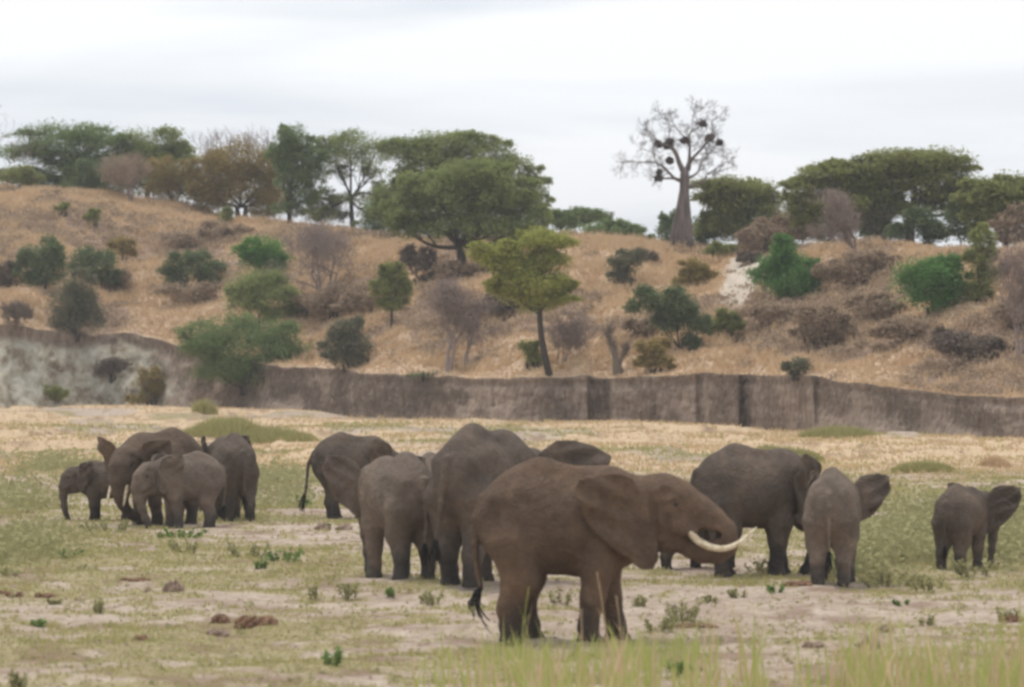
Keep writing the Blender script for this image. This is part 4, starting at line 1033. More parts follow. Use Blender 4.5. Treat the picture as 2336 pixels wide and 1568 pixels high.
def elephant(label, px, py, height, heading, color, yaw=0, pitch=0, ears=(18, 18), tilt=(0, 0), trunk=None, head_down=0.0, feet=(0, 0, 0, 0), fy=None, tusk=None,
             tail=None, res=0.03, tuft=True, fat=1.0, ear_scale=1.0, back=0.0, tufts=None, group='elephants of the herd on the river bed', place=None, eye=True, headsize=1.0, ear_dz=0.0, hollow=False):
    """heading: 0 faces right, 90 faces away, 180 faces left, -90 faces the camera. feet: fore/aft shift of near-front, far-front, near-hind, far-hind (y<0 is the animal's right side)."""
    s = height / 3.17
    X, Y, Z = at(px, py) if place is None else place
    root = thing('elephant', label, 'elephant', (X, Y, Z - 0.03), group, math.radians(heading))
    rv = res / s
    f = Field((-2.1, -2.1, -0.12), (4.0, 2.1, 3.7), rv)
    # --- trunk of the body
    f.ell((-.72, 0, 2.12), (.76, .66 * fat, .86), .2)
    f.ell((-.42, 0, 2.34), (.62, .46 * fat, .83), .25)
    f.ell((-.02, 0, 2.03), (1.15, .80 * fat, .86), .3)
    f.ell((.80, 0, 2.12), (.76, .60 * fat, .88), .25)
    f.cone((-.9, 0, 2.70), (-.35, 0, 2.98), .14, .16, .25); f.cone((-.35, 0, 2.98), (.85, 0, 2.88), .16, .13, .25)
    f.cone((.5, 0, 1.6), (1.25, 0, 2.1), .40, .42, .3)
    # pelvis corners and shoulder blades
    for sd in (-1, 1):
        f.cone((-1.05, .34 * sd, 2.45), (-.45, .40 * sd, 2.62), .16, .14, .2)
        f.ell((.62, .40 * sd, 2.1), (.36, .24, .62), .15)
    # --- legs
    ff = feet; fyv = fy or (0, 0, 0, 0)
    for i, sd in ((0, -1), (1, 1)):
        dx = ff[i]; y = .38 * sd + fyv[i]
        f.chain([(.72, .34 * sd, 1.95, .40), (.66 + dx * .25, .38 * sd + fyv[i] * .3, 1.35, .31), (.62 + dx * .6, .38 * sd + fyv[i] * .7, .80, .215), (.58 + dx, y, .30, .17), (.60 + dx, y, .10, .19)], .10)
        f.ell((.62 + dx, y, .05), (.24, .21, .12), .06)
    for i, sd in ((2, -1), (3, 1)):
        dx = ff[i]; y = .36 * sd + fyv[i]
        f.chain([(-.80, .30 * sd, 1.75, .50), (-.70 + dx * .3, .36 * sd + fyv[i] * .3, 1.15, .34), (-.90 + dx * .75, .36 * sd + fyv[i] * .75, .62, .205), (-.88 + dx, y, .28, .165), (-.86 + dx, y, .10, .185)], .10)
        f.ell((-.84 + dx, y, .05), (.23, .20, .12), .06)
    # --- head, turned about the neck
    piv = np.array([1.15, 0, 2.45]); R = rot_z(math.radians(yaw)) @ rot_y(-math.radians(pitch))
    hd = np.array([0, 0, -head_down])
    def h(p): return piv + hd + headsize * (R @ (np.array(p[:3], float) - piv))
    def hc(P, k=.1): f.chain([(*h(p), p[3] * headsize) for p in P], k)
    f.cone((.85, 0, 2.35), h((1.45, 0, 2.42)), .60, .46, .3)
    f.cone((.85, 0, 2.05), h((1.5, 0, 2.1)), .45, .34, .3)
    f.ell(h((1.80, 0, 2.48)), (.44, .40, .48), .2, R)
    f.ell(h((1.95, 0, 2.25)), (.36, .35, .42), .15, R)
    hc([(1.62, 0, 2.15, .34), (1.78, 0, 1.82, .24), (2.08, 0, 1.74, .15), (2.22, 0, 1.72, .08)], .12)
    for sd in (-1, 1):
        hc([(1.62, .26 * sd, 2.62, .16), (2.0, .27 * sd, 2.52, .13)], .1)      # brow
        hc([(1.70, .25 * sd, 2.12, .17), (2.10, .24 * sd, 2.02, .14), (2.30, .27 * sd, 1.94, .105)], .1)   # cheek and tusk sheath
        f.ell(h((1.86, .42 * sd, 2.66)), (.12, .09, .10), .08, R, sub=True)    # hollow above the eye
        f.ell(h((2.00, .405 * sd, 2.42)), (.12, .08, .085), .05, R, sub=True)
        a_, b_ = h((1.60, .47 * sd, 2.40)), h((1.62, .43 * sd, 1.92)); f.cone(a_, b_, .07, .06, .08, sub=True)
        a_, b_ = h((1.84, .42 * sd, 2.22)), h((1.84, .38 * sd, 1.95)); f.cone(a_, b_, .04, .04, .06, sub=True)
    tr = trunk or TRUNK_DOWN
    if trunk is not None and len(trunk[0]) == 5: f.chain([t_[:4] for t_ in trunk], .12)
    else: hc(tr, .12)
    if hollow:     # the gap inside the curl of the trunk
        f.ell((2.56, -.12, 1.88), (.24, .42, .10), .05, sub=True)
    # --- ears
    for i, sd in ((0, -1), (1, 1)):
        es = (ear_scale[i] if isinstance(ear_scale, tuple) else ear_scale) * headsize
        phi = math.radians(ears[i]); tl = math.radians(tilt[i])
        u = np.array([-math.cos(phi), sd * math.sin(phi), 0]); v = np.array([0, 0, 1.0])
        u2 = u * math.cos(tl) + v * math.sin(tl); v2 = v * math.cos(tl) - u * math.sin(tl)
        U = R @ u2; Vv = R @ v2
        o = h((1.38, .47 * sd, 2.55 + ear_dz))
        sgn = -sd
        wave = lambda a, b, sg=sd, fl=ears[i]: sg * (0.16 * np.sin(np.clip(a, 0, 1.2) * 2.6) - 0.06 * np.cos(b * 6 + a * 3) * np.clip(a, 0, 1) + 0.034 * np.cos(b * 15 - a * 7) * np.clip(a * 2, 0, 1) + 0.10 * np.clip(b - 0.2, 0, 1) + (0.18 * np.clip(a - .6, 0, 1) if fl < 40 else -0.05))
        f.plate(o, U, Vv, np.array(EAR) * es, .020, wave if sd > 0 else wave, .07)
    # --- tail
    tl = tail or [(-1.36, 0, 2.52, .12), (-1.50, 0, 2.15, .075), (-1.50, 0, 1.7, .055), (-1.46, 0, 1.2, .042), (-1.44, 0, .95, .04)]
    f.chain(tl, .05)
    # flat soles
    sl, Xg, Yg, Zg = f.box((-9, -9, -9), (9, 9, 9))
    f.D = np.maximum(f.D, -Zg - 0.0)
    # skin folds: slight relief through the field
    f.D = (f.D + 0.006 * np.sin(Xg * 8 + 2.2 * np.sin(Zg * 3 + px)) * np.sin(Zg * 6 + 1.6 * np.sin(Yg * 5 + Xg * 3)) + 0.004 * np.sin(Xg * 21 + 1.9 * np.sin(Zg * 5 + px) + 3 * np.sin(Yg * 4)) * (0.4 + 0.6 * np.sin(Zg * 5 + Xg * 2)) + 0.0025 * np.sin(Zg * 27 + 2.5 * np.sin(Xg * 6 + px) + 2 * np.sin(Yg * 7))).astype(np.float32)
    V, Q = f.mesh()
    V = V * s
    me = mk('body', V, Q, None, True)
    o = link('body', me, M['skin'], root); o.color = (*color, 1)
    # --- parts
    if tusk:
        for sd in tusk.get('sides', (-1, 1)):
            pts = []
            for j, (x, y, z) in enumerate(tusk['pts']):
                p = np.array([x, y * sd, z]); pts.append((p if tusk.get('body') else h(p)) * s)
            n = 18; P = np.array(pts); tt = np.linspace(0, len(P) - 1, n)
            # smooth curve through the points
            def cat(t):
                i = min(int(t), len(P) - 2); u_ = t - i
                p0, p1, p2, p3 = P[max(i - 1, 0)], P[i], P[i + 1], P[min(i + 2, len(P) - 1)]
                return 0.5 * ((2 * p1) + (-p0 + p2) * u_ + (2 * p0 - 5 * p1 + 4 * p2 - p3) * u_ ** 2 + (-p0 + 3 * p1 - 3 * p2 + p3) * u_ ** 3)
            if tusk.get('far') and sd > 0: tt = tt * tusk['far']
            CP = np.array([cat(t) for t in tt]); rr = tusk['r'] * s * np.interp(np.linspace(0, 1, n), [0, .35, .8, 1], [1, 1, .62, .12])
            mb = MB(); mb.tube(CP, rr, 10)
            link('tusk', mb.mesh('tusk', True), M['ivory'], root)
    if eye:
        for sd in (-1, 1):
            c = h((2.0, .36 * sd, 2.42)) * s; rr = .06 * s
            mb = MB(); mb.tube([c + [0, 0, -rr], c + [0, 0, -rr * .6], c, c + [0, 0, rr * .6], c + [0, 0, rr]], [rr * .1, rr * .8, rr, rr * .8, rr * .1], 8)
            link('eye', mb.mesh('eye', True), M['eye'], root)
    if tuft:
        mb = MB(); r = np.random.default_rng(int(px)); e = np.array(tl[-1][:3])
        tp = tufts or [(0, 0, 0), (0.0, 0, -.22), (.02, 0, -.48)]
        for q in range(22):
            a = r.normal(size=3) * [.03, .03, 0.02]
            w = r.normal(size=3) * [.05, .05, .06]
            pts = [(e + a * .3 + np.array(t_) + (a + w * j * .6) * (1 if j else .2)) * s for j, t_ in enumerate(tp)]
            mb.tube(pts, np.linspace(.018, .006, len(pts)) * s, 4, var=r.uniform())
        link('tail_tuft', mb.mesh('tail_tuft'), M['hair'], root)
    return root

GREY = (0.050, 0.044, 0.039); LGREY = (0.070, 0.062, 0.055); BROWN = (0.057, 0.043, 0.033); MID = (0.054, 0.044, 0.036)
TUSK_S = {'pts': [(2.26, .27, 1.96), (2.44, .29, 1.72), (2.62, .30, 1.58), (2.80, .29, 1.55)], 'r': .055}

def build_elephants():
    # the bull
    elephant('big brown bull in front, trunk curled to its mouth behind a long tusk', 1280, 1462, 3.19, 0, BROWN,
             ears=(17, 22), ear_scale=1.12, ear_dz=-.13, hollow=True, tilt=(-2, 0), trunk=[(2.05, 0, 2.44, .40), (2.36, -.02, 2.27, .30), (2.62, -.03, 2.11, .255), (2.82, -.04, 1.92, .235), (2.86, -.05, 1.70, .21), (2.72, -.05, 1.56, .175), (2.48, -.03, 1.54, .145), (2.25, 0, 1.62, .125), (2.12, 0, 1.72, .11)],
             feet=(-.12, .38, -.02, .34), tusk={'pts': [(2.22, .30, 1.98), (2.36, .35, 1.80), (2.60, .42, 1.68), (2.85, .43, 1.66), (3.10, .38, 1.76), (3.40, .28, 2.02)], 'r': .066, 'far': .5},
             tail=[(-1.34, 0, 2.50, .11), (-1.48, 0, 2.15, .075), (-1.50, -.03, 1.7, .055), (-1.46, -.05, 1.2, .042), (-1.40, -.05, .95, .04)],
             tufts=[(0, 0, 0), (-.06, 0, -.14), (-.10, 0, -.30), (-.02, 0, -.46), (.02, 0, -.50)], res=.026)
    # left group
    elephant('small elephant calf at the far left with its trunk hanging to the ground', 245, 1187, 1.72, 178, GREY, ears=(25, 25), feet=(.0, .1, .0, -.12), pitch=-12, res=.034,
             trunk=[(2.12, 0, 2.40, .36), (2.36, 0, 2.02, .27), (2.50, 0, 1.55, .20), (2.56, 0, 1.0, .16), (2.55, 0, .45, .14), (2.42, 0, .0, .13)])
    elephant('large tusked female facing the camera in the left group', 372, 1196, 2.62, 214, MID, yaw=32, pitch=-20, ears=(58, 74), tilt=(0, 0), head_down=.1, feet=(.1, -.15, .1, 0), res=.032,
             tusk={'pts': [(2.26, .27, 1.96), (2.44, .30, 1.74), (2.66, .31, 1.50), (2.82, .30, 1.30)], 'r': .06},
             trunk=[(2.12, 0, 2.40, .37), (2.36, 0, 2.05, .28), (2.42, 0, 1.60, .22), (2.30, 0, 1.15, .18), (2.05, 0, .75, .15), (1.75, 0, .45, .13)])
    elephant('light grey young elephant walking left in front of the large tusked female', 432, 1205, 2.06, 193, LGREY, pitch=-15, ears=(20, 20), feet=(.18, -.1, -.1, .15), res=.032, yaw=12,
             trunk=[(2.12, 0, 2.40, .36), (2.36, 0, 2.05, .27), (2.42, 0, 1.60, .21), (2.40, 0, 1.15, .17), (2.36, 0, .70, .15), (2.30, 0, .30, .14)])
    elephant('grey elephant with its tail toward the camera at the right of the left group', 528, 1186, 2.42, 112, GREY, ears=(14, 14), pitch=-10, feet=(.1, -.1, -.15, .15), res=.034)
    # middle
    elephant('grey elephant grazing side on behind the middle group, facing right', 800, 1183, 2.42, 8, GREY, pitch=-28, head_down=.22, ears=(20, 25), feet=(.25, -.2, .12, .35), res=.034,
             tail=[(-1.36, 0, 2.45, .10), (-1.58, 0, 2.05, .07), (-1.62, 0, 1.6, .055), (-1.66, 0, 1.2, .05), (-1.70, 0, .95, .05)],
             tufts=[(0, 0, 0), (-.06, 0, -.3), (-.12, 0, -.6)])
    elephant('dusty elephant seen from behind, one ear spread out to the left, in the middle group', 912, 1318, 2.66, 118, LGREY, ears=(25, 74), tilt=(0, 8), pitch=-8, head_down=.0, feet=(.0, .1, .0, .12), res=.030, yaw=-10, fat=.95)
    elephant('small pinkish elephant mostly hidden between the dusty elephant and the tallest cow', 985, 1240, 2.25, 80, LGREY, ears=(30, 30), res=.036)
    elephant('tallest grey cow seen from behind, left of the bull, her right ear raised', 1100, 1332, 3.30, 60, GREY, fat=.86, ears=(112, 6), tilt=(-12, 0), ear_scale=(1.4, .8), head_down=.12, pitch=-12, feet=(.1, .1, -.15, .2), res=.034, yaw=-6,
             tail=[(-1.36, 0, 2.52, .12), (-1.52, 0, 2.15, .075), (-1.55, .05, 1.7, .055), (-1.55, .1, 1.2, .045), (-1.56, .14, .95, .04)])
    # right
    elephant('small calf mostly hidden behind the head of the bull', 1560, 1297, 1.45, 10, GREY, ears=(25, 25), res=.036)
    elephant('large grey cow behind the curled trunk of the bull, head turned away', 1712, 1312, 2.86, 14, GREY, pitch=-30, head_down=.25, ears=(22, 35), feet=(-.05, .3, .05, .35), res=.030, yaw=12, fat=1.05)
    elephant('young elephant seen from behind with its dark right ear spread, beside the large grey cow', 1900, 1328, 2.42, 82, LGREY, ears=(84, -8), pitch=-8, feet=(.1, .1, .05, -.05), res=.030, yaw=-12)
    elephant('small elephant at the far right walking away with its right ear spread', 2192, 1298, 1.92, 60, GREY, ears=(108, -4), ear_scale=1.25, pitch=-5, feet=(.1, .1, .08, -.08), res=.032, yaw=-12)
build_elephants()

# ------------------------------------------------------------------ weeds, mounds and tall grass on the river bed
def weed(label, px, py, w, hgt, mat='weed', n=160, seed=0, group='single weeds on the river bed', name='weed_plant'):
    r = np.random.default_rng(3000 + seed)
    X, Y, Z = at(px, py); s = Y / F
    root = thing(name, label, 'plant', (X, Y, Z), group)
    mb = MB(); P = []
    ns = max(3, int(w / 7))
    for k in range(ns):
        x = r.uniform(-.5, .5) * w * s; y = r.uniform(-.5, .5) * w * s; hh = hgt * s * r.uniform(.55, 1.0)
        tip = np.array([x * 1.35, y * 1.35, hh])
        c = curve((x * .8, y * .8, -.02), tip, r, .08, 4); mb.tube(c, np.linspace(.012, .006, 4), 3, cap=False)
        for q in range(max(4, n // ns)):
            t = r.uniform(.2, 1); i = int(t * 3 - 1e-6); p = c[i] + (c[i + 1] - c[i]) * (t * 3 - i)
            P.append(p + r.normal(size=3) * hgt * s * .10)
    V, T, var = leaf_tris(np.array(P), 0.075, 0.3, r)
    link('leaves', mk('leaves', V, T, var), M[mat], root)
    link('stem', mb.mesh('stem'), M['bark'], root)

W_ = [(95, 1432, 42, 22, 'weed_green', 'low green weed on the left foreground sand'), (590, 1300, 26, 30, 'weed_green', 'small vivid green weed below the left group'),
      (430, 1262, 70, 34, 'weed', 'ragged weed with several stems below the light grey young elephant'), (565, 1272, 80, 38, 'weed', 'broad olive weed right below the left group'), (650, 1282, 70, 30, 'weed_green', 'wide green weed right of the broad olive weed'),
      (800, 1368, 48, 44, 'weed', 'bushy grey green weed in front of the dusty elephant'), (896, 1364, 20, 22, 'weed_green', 'little green weed below the hind feet of the dusty elephant'), (985, 1380, 50, 32, 'weed', 'dull weed below the tallest cow'),
      (1685, 1366, 36, 26, 'weed', 'round weed on the pale sand below the large grey cow'), (755, 1520, 46, 40, 'weed_green', 'green weed in the front centre left'), (45, 1575, 34, 50, 'weed', 'dark leafy plant in the bottom left corner'),
      (1282, 1385, 40, 42, 'weed', 'thin weed under the belly of the bull'), (1462, 1385, 30, 30, 'weed', 'small weed to the right of the front feet of the bull'), (716, 1368, 16, 30, 'weed', 'single thin weed stem left of the bushy weed'),
      (1550, 1420, 90, 50, 'weed', 'straggling weeds to the right of the bull'), (1505, 1440, 60, 30, 'weed', 'low weeds right behind the front feet of the bull'), (1770, 1352, 36, 20, 'weed_green', 'flat green weed near the hind feet of the large grey cow'),
      (1735, 1308, 60, 34, 'weed', 'yellowish weed at the feet of the large grey cow'), (2110, 1345, 80, 34, 'weed', 'wide weed left of the smallest right hand elephant'), (2020, 1340, 110, 40, 'weed', 'long band of weeds right of the young elephant seen from behind'),
      (2225, 1315, 90, 36, 'weed', 'leafy weeds at the feet of the small elephant at the far right'), (2055, 1385, 24, 12, 'weed_green', 'tiny bright weed on the right sand'), (2300, 1420, 40, 38, 'weed', 'weed near the right edge of the picture'),
      (2118, 1430, 30, 26, 'weed', 'small olive weed in the right foreground'), (150, 1275, 60, 22, 'weed_green', 'low green patch plant near the left edge'), (225, 1400, 24, 34, 'weed', 'thin weed in the left foreground'),
      (745, 1210, 26, 16, 'weed_green', 'small green weed beneath the grazing side on elephant'), (240, 1215, 90, 26, 'weed', 'grey green weeds in front of the calf at the far left'), (410, 1228, 110, 22, 'weed_green', 'green weeds at the feet of the left group'),
      (120, 1380, 40, 14, 'weed', 'small weed by the dung on the left'), (1620, 1375, 22, 16, 'weed', 'tiny weed on the bare sand right of the bull'), (1560, 1545, 60, 34, 'weed_green', 'leafy weed within the front grass'), (690, 1155, 50, 26, 'weed_green', 'green tuft by the tail of the side on elephant')]
for i, (a, b, c, d, m, lb) in enumerate(W_): weed(lb, a, b, c, d, m, int(40 + c * 3.2), i)

def bush_patch():
    """leafy low growth that covers the bed in the right and left middle distance"""
    r = np.random.default_rng(91)
    areas = [(2060, 1235, 110, 44, 170, 'weed'), (2230, 1255, 130, 34, 170, 'weed'), (2290, 1190, 80, 50, 100, 'weed'), (2120, 1170, 160, 24, 60, 'weed'), (50, 1250, 110, 40, 110, 'weed'), (50, 1140, 110, 44, 70, 'weed'), (640, 1110, 60, 50, 90, 'weed'),
             (130, 1065, 70, 16, 90, 'weed'), (1960, 1290, 60, 22, 90, 'weed')]
    Vs = []; Ps = []
    for (cx_, cy_, rx, ry, n, m) in areas:
        px = cx_ + r.normal(size=n) * rx * .55; py = cy_ + r.normal(size=n) * ry * .55
        Y = F * H / (py - HY); X = wx(px, Y); Z = river_z(X, Y)
        for x, y, z in zip(X, Y, Z):
            k = 24; s = r.uniform(.10, .55)
            d = r.normal(size=(k, 3)) * [s, s, s * .5]; d[:, 2] = np.abs(d[:, 2]) + .02
            Ps.append(np.array([x, y, z]) + d)
    P = np.vstack(Ps)
    V, T, var = leaf_tris(P, .15, .25, r)
    stuff('low_weeds', 'leafy yellowish green ground cover on the river bed at the right and left edges', 'weed', V, T, var)
bush_patch()

def grass_mound(label, px, py, rx, hgt, mat='meadow', n=1500, seed=0):
    r = np.random.default_rng(4000 + seed)
    X0, Y0, Z0 = at(px, py); s = Y0 / F
    a = r.uniform(0, 2 * math.pi, n); q = r.uniform(0, 1, n) ** .6
    x = np.cos(a) * q * rx * s; y = np.sin(a) * q * rx * s * .9
    h = hgt * s * (1 - q ** 2) ** .5 * r.uniform(.6, 1.05, n) + .08
    V, T, var = blades(x, y, river_z(X0 + x, Y0 + y) - Z0, h, np.full(n, .07), .3, 3, seed)
    root = thing('grass_clump', label, 'grass', (X0, Y0, Z0), 'mounds of taller grass near the bank')
    link('blades', mk('blades', V, T, var), M[mat], root)
for i, a in enumerate([('long yellow green grass mound below the largest dark bush', 560, 995, 165, 40, 'meadow', 5200), ('tall pale grass tuft at the left end of the long grass mound', 468, 945, 26, 36, 'meadow', 500), ('flat yellow green mound near the right end of the bank', 1915, 1000, 95, 28, 'meadow', 3200),
                       ('green grassy hump above the large grey cow', 1790, 1050, 90, 30, 'meadow', 2600), ('low green hump right of the large grey cow', 2105, 1078, 75, 26, 'meadow', 2000), ('small tawny grass clump near the right edge', 2270, 1065, 34, 24, 'straw', 700), ('dark green tussock on the long grass mound', 545, 985, 40, 34, 'weed', 900)]):
    grass_mound(*a, seed=i)

def clump(name, label, cat, px, py, w, h, mat, group, seed, k=1, sink=.35):
    """an irregular lump, or a few joined lumps, resting in the sand"""
    r = np.random.default_rng(5000 + seed)
    X, Y, Z = at(px, py); s = Y / F
    f = None; mb = MB()
    for q in range(k):
        cx_ = (r.uniform(-.4, .4) * w * s) if k > 1 else 0; cy_ = r.uniform(-.3, .3) * w * s if k > 1 else 0
        rx = w * s * (.5 if k == 1 else r.uniform(.16, .3)); rz = h * s * r.uniform(.7, 1)
        nu, nv = 9, 14; V = []
        ph = r.uniform(0, 9)
        for i in range(nu):
            th = math.pi * .5 * i / (nu - 1) * 1.15
            for j in range(nv):
                u = 2 * math.pi * j / nv
                m = 1 + .22 * math.sin(3 * u + ph + i) + .12 * math.sin(5 * u + 2 * ph - i) + r.normal() * .05
                V.append((cx_ + rx * math.sin(th) * math.cos(u) * m, cy_ + rx * math.sin(th) * math.sin(u) * m, rz * math.cos(th) * m))
        T = []
        for i in range(nu - 1):
            for j in range(nv):
                a = i * nv + j; b = i * nv + (j + 1) % nv
                T += [(a, a + nv, b), (b, a + nv, b + nv)]
        mb.add(V, T, .5)
    tag(link(name, mb.mesh(name, True), M[mat], None, (X, Y, Z)), label, cat, group)
D_ = [('dung_pile', 'red brown dung heap in the left foreground, largest of the dung', 'dung', 585, 1428, 80, 20, 'dung', 7), ('dung_pile', 'smaller dung heap just left of the largest dung heap', 'dung', 512, 1422, 46, 18, 'dung', 5),
      ('soil_mound', 'pointed brown soil mound in the left middle ground', 'mound', 408, 1352, 66, 24, 'clod', 3), ('dung_pile', 'row of dung balls at the left edge', 'dung', 25, 1364, 56, 12, 'dung', 5), ('dung_pile', 'dung balls a little in from the left edge', 'dung', 105, 1364, 50, 10, 'dung', 4),
      ('stone', 'rounded brown stone in the right foreground grass', 'stone', 1985, 1480, 56, 30, 'stone', 1), ('soil_mound', 'low brown earth hump beneath the side on elephant', 'mound', 762, 1210, 80, 16, 'clod', 4), ('dung_pile', 'scattered reddish dung at the right edge', 'dung', 2300, 1418, 70, 14, 'dung', 5),
      ('dung_pile', 'dry dung on the sand right of the bull', 'dung', 1590, 1432, 90, 8, 'dung', 6), ('soil_mound', 'flat dark clod right of the straggling weeds', 'mound', 2035, 1442, 60, 14, 'clod', 3), ('dung_pile', 'small dark dung heap in the bottom left quarter', 'dung', 325, 1462, 34, 14, 'dung', 3),
      ('soil_mound', 'small dark clod left of the pointed mound', 'mound', 335, 1352, 24, 10, 'clod', 2), ('dung_pile', 'dung under the tail of the young elephant seen from behind', 'dung', 1820, 1336, 70, 9, 'dung', 6), ('dung_pile', 'tiny dung balls left of the largest dung heap on the green grass', 'dung', 300, 1326, 60, 7, 'dung', 5),
      ('soil_mound', 'low clod below the largest dung heap', 'mound', 500, 1452, 60, 14, 'clod', 3), ('soil_mound', 'dark hump right of the feet of the bull', 'mound', 1860, 1478, 60, 12, 'clod', 3)]
for i, (nm, lb, ct, a, b, w, h, m, k) in enumerate(D_): clump(nm, lb, ct, a, b, w, h, m, None, i, k)

def tall_grass():
    r = np.random.default_rng(61)
    def strip(n, x0, x1, y0, y1, h0, h1, w, seed, mask=None):
        Y = r.uniform(y0, y1, n); px = r.uniform(x0, x1, n); X = wx(px, Y)
        if mask is not None:
            k = r.uniform(0, 1, n) < mask(px, Y); X, Y, px = X[k], Y[k], px[k]
        nn = len(X); hh = r.uniform(h0, h1, nn) * (0.35 + 1.5 * fbm(X, Y, 1.1, 3, 171) ** 1.3)
        # a blade: three stacked segments that bend over
        a = r.uniform(0, 2 * math.pi, nn); la = r.uniform(0, 2 * math.pi, nn); ln = np.abs(r.normal(0, .22, nn)) * hh
        Z = river_z(X, Y); dx, dy = np.cos(a) * w / 2, np.sin(a) * w / 2
        V = np.empty((nn, 7, 3)); T = []
        for i, (t, ww) in enumerate(((0, 1), (.4, .9), (.75, .6))):
            cx_ = X + np.cos(la) * ln * t ** 2; cy_ = Y + np.sin(la) * ln * t ** 2; cz = Z + hh * t - .03
            V[:, 2 * i] = np.stack([cx_ - dx * ww, cy_ - dy * ww, cz], -1); V[:, 2 * i + 1] = np.stack([cx_ + dx * ww, cy_ + dy * ww, cz], -1)
        V[:, 6] = np.stack([X + np.cos(la) * ln, Y + np.sin(la) * ln, Z + hh * .97], -1)
        tri = np.array([(0, 1, 2), (1, 3, 2), (2, 3, 4), (3, 5, 4), (4, 5, 6)])
        T = (np.arange(nn)[:, None, None] * 7 + tri[None]).reshape(-1, 3)
        return V.reshape(-1, 3), T, np.repeat(r.uniform(0, 1, nn), 5)
    def mask(px, Y):
        return np.clip(sstep(880, 1250, px) * (.55 + .45 * sstep(1750, 1850, px)) * (1 - .65 * np.exp(-((px - 1830) / 90) ** 2)) * sstep(.38, .62, fbm(px / 45, Y * .6, 1, 2, 181)) * 1.3, 0, 1)
    V, T, v = strip(6000, 850, 2480, 58, 71, .35, 1.15, .034, 1, mask)
    n_ = len(v) // 5; pick = np.repeat(np.random.default_rng(5).uniform(0, 1, n_) < .38, 5)
    stuff('dry_tall_grass', 'tall dry tan grass mixed into the green grass along the bottom right', 'straw', V, T[pick], v[pick])
    T, v = T[~pick], v[~pick]
    stuff('tall_grass', 'tall green and yellow grass along the bottom right of the picture', 'reed', V, T, v)
    V, T, v = strip(700, 1100, 1600, 71, 78, .18, .55, .024, 2)
    stuff('grass_fringe', 'thinner green grass round the feet of the bull elephant', 'reed', V, T, v)
    # tall dry stalks, one thing each
    for i, (px, py, hpx, lean, lb) in enumerate([(1400, 1530, 225, -38, 'tallest dry grass stalk in front of the forelegs of the bull'), (1428, 1500, 140, -22, 'shorter dry stalk right beside the tallest one'), (1332, 1490, 100, -6, 'pale stalk before the near forefoot of the bull'),
                                                 (1180, 1470, 130, 26, 'pale green stalk leaning right before the hind legs of the bull'), (1095, 1520, 110, -12, 'pale stalk below the tail tuft of the bull'), (1698, 1560, 190, -30, 'leaning pale stalk in the right foreground'),
                                                 (1655, 1560, 100, 2, 'straight pale stalk right of the bull'), (2065, 1560, 110, -14, 'straw coloured stalk near the round stone'), (2195, 1560, 160, 30, 'green stalk leaning right near the right edge')]):
        Y = 66.0 + (i % 4); X = wx(px, Y); Z = float(river_z(X, Y)); s = Y / F
        top = wz(py - hpx, Y) - Z
        q = np.random.default_rng(700 + i)
        t = np.linspace(0, 1, 7)
        P = np.stack([lean * s * t ** 1.4 + q.normal(0, .004, 7), 0.1 * t ** 2, top * t], -1); P[0] = (0, 0, -.03)
        mb = MB(); mb.tube(P, np.linspace(.012, .005, 7), 5)
        for j in range(2):
            b0 = P[2 + 2 * j]; e = b0 + np.array([q.choice([-1, 1]) * .12, q.uniform(-.05, .05), .16]); w = np.array([.0, 0, .012])
            mb.add([b0 - w, b0 + w, e], [(0, 1, 2)], .5)
        tag(link('grass_stalk', mb.mesh('grass_stalk'), M['straw' if i not in (3, 8) else 'reed'], None, (X, Y, Z)), lb, 'grass stalk', 'tall single grass stalks in the foreground')
tall_grass()

def hanging_roots():
    """roots, vines and fallen brush on the shaded face of the cut bank"""
    r = np.random.default_rng(81)
    n = 15000
    px = np.where(r.uniform(0, 1, n) < .55, r.uniform(385, 1120, n), r.uniform(1120, 2340, n))
    v = r.uniform(0.05, 1.0, n)
    X = wx(px, 250.0); X = wx(px, bank_y(X)); zt = top_z(X); zb = river_z(X, bank_y(X))
    keep = fbm(X * 1.5, v * 3, 1.6, 3, 191) > .50 - .10 * (px < 1100)
    X, v, zt, zb = X[keep], v[keep], zt[keep], zb[keep]; n = len(X)
    Y = bank_y(X) + recess(X) + bank_w(X) * v ** .9 - r.uniform(.0, .45, n); Z = zb + (zt - zb) * v
    P = np.stack([X, Y, Z], -1)
    d = r.normal(size=(n, 3)) * [.5, .3, .9]; d /= np.linalg.norm(d, axis=1)[:, None]
    w = np.cross(d, r.normal(size=(n, 3))); w /= np.linalg.norm(w, axis=1)[:, None]
    ln = r.uniform(.2, .7, n)[:, None]
    V = np.stack([P - w * .022, P + w * .022, P + d * ln], 1).reshape(-1, 3)
    stuff('hanging_roots', 'tangle of roots and dead brush on the face of the cut bank', 'darkbrush', V, np.arange(3 * n).reshape(-1, 3), r.uniform(0, 1, n))
hanging_roots()

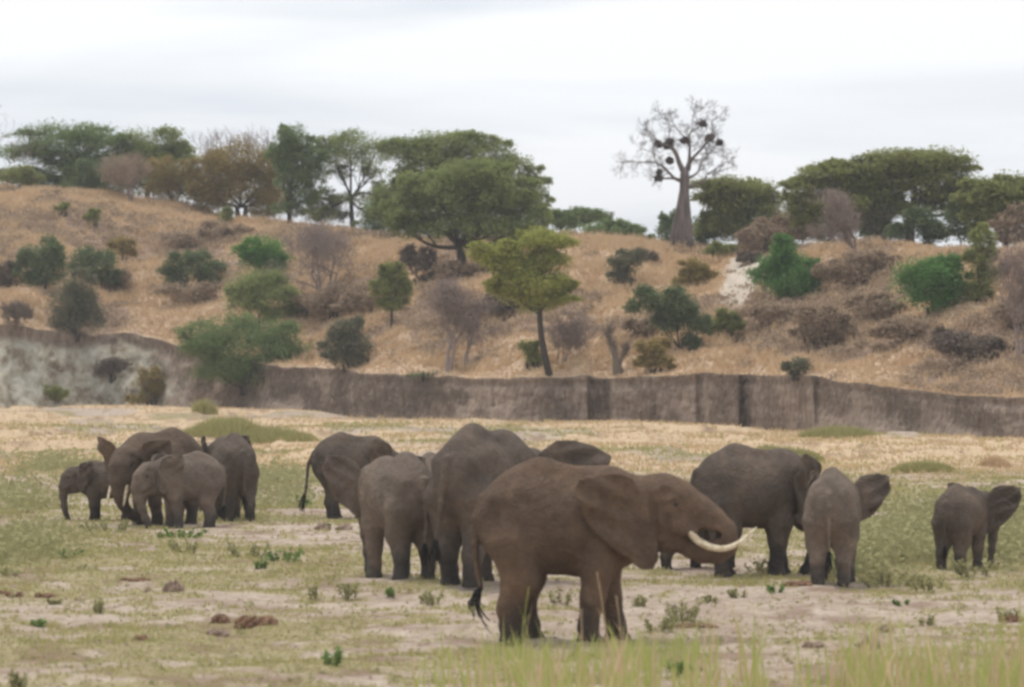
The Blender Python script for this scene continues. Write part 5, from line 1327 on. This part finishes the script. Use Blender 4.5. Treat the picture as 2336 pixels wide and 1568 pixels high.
def sprigs():
    """tiny herbs and crumbs of soil strewn over the bed"""
    r = np.random.default_rng(83)
    n = 2600; Y = 62 * (200 / 62) ** r.uniform(0, 1, n); X = r.uniform(-.122, .122, n) * Y
    k = 9; P = np.repeat(np.stack([X, Y, river_z(X, Y)], -1), k, 0) + np.abs(r.normal(size=(n * k, 3))) * [.07, .07, .06] * np.repeat(r.uniform(.5, 1.8, n), k)[:, None]
    V, T, var = leaf_tris(P, .055, .2, r)
    stuff('small_herbs', 'tiny scattered herbs on the sand of the river bed', 'weed', V, T, var)
    n = 2400; Y = 62 * (240 / 62) ** r.uniform(0, 1, n); X = r.uniform(-.122, .122, n) * Y
    sz = r.uniform(.02, .07, n) * (1 + Y / 160)
    base = np.array([(1, 0, -.2), (-.5, .87, -.2), (-.5, -.87, -.2), (0, 0, .55)]); jit = base[None] * sz[:, None, None] * r.uniform(.6, 1.5, (n, 4, 1))
    V = jit + np.stack([X, Y, river_z(X, Y)], -1)[:, None, :]
    T = (np.arange(n)[:, None, None] * 4 + np.array([(0, 1, 3), (1, 2, 3), (2, 0, 3)])[None]).reshape(-1, 3)
    stuff('soil_crumbs', 'small brown clods and crumbs of soil on the river bed', 'clod', V.reshape(-1, 3), T, np.zeros(len(T)))
sprigs()


def build_haze():
    """thin dusty air over the whole place"""
    x, y0, y1, z0, z1 = 900.0, -90.0, 2700.0, -80.0, 60.0
    V = [(a, b, c) for c in (z0, z1) for b in (y0, y1) for a in (-x, x)]
    Q = [(0, 2, 3, 1), (4, 5, 7, 6), (0, 1, 5, 4), (2, 6, 7, 3), (0, 4, 6, 2), (1, 3, 7, 5)]
    m = bpy.data.materials.new('haze'); m.use_nodes = True; m.node_tree.nodes.clear()
    o = m.node_tree.nodes.new("ShaderNodeOutputMaterial"); p = m.node_tree.nodes.new("ShaderNodeVolumePrincipled")
    p.inputs['Color'].default_value = (0.93, 0.94, 0.96, 1); p.inputs['Density'].default_value = 0.00025
    m.node_tree.links.new(p.outputs[0], o.inputs['Volume'])
    tag(link('haze', mk('haze', V, Q), m), 'thin dusty air', kind='stuff')
build_haze()
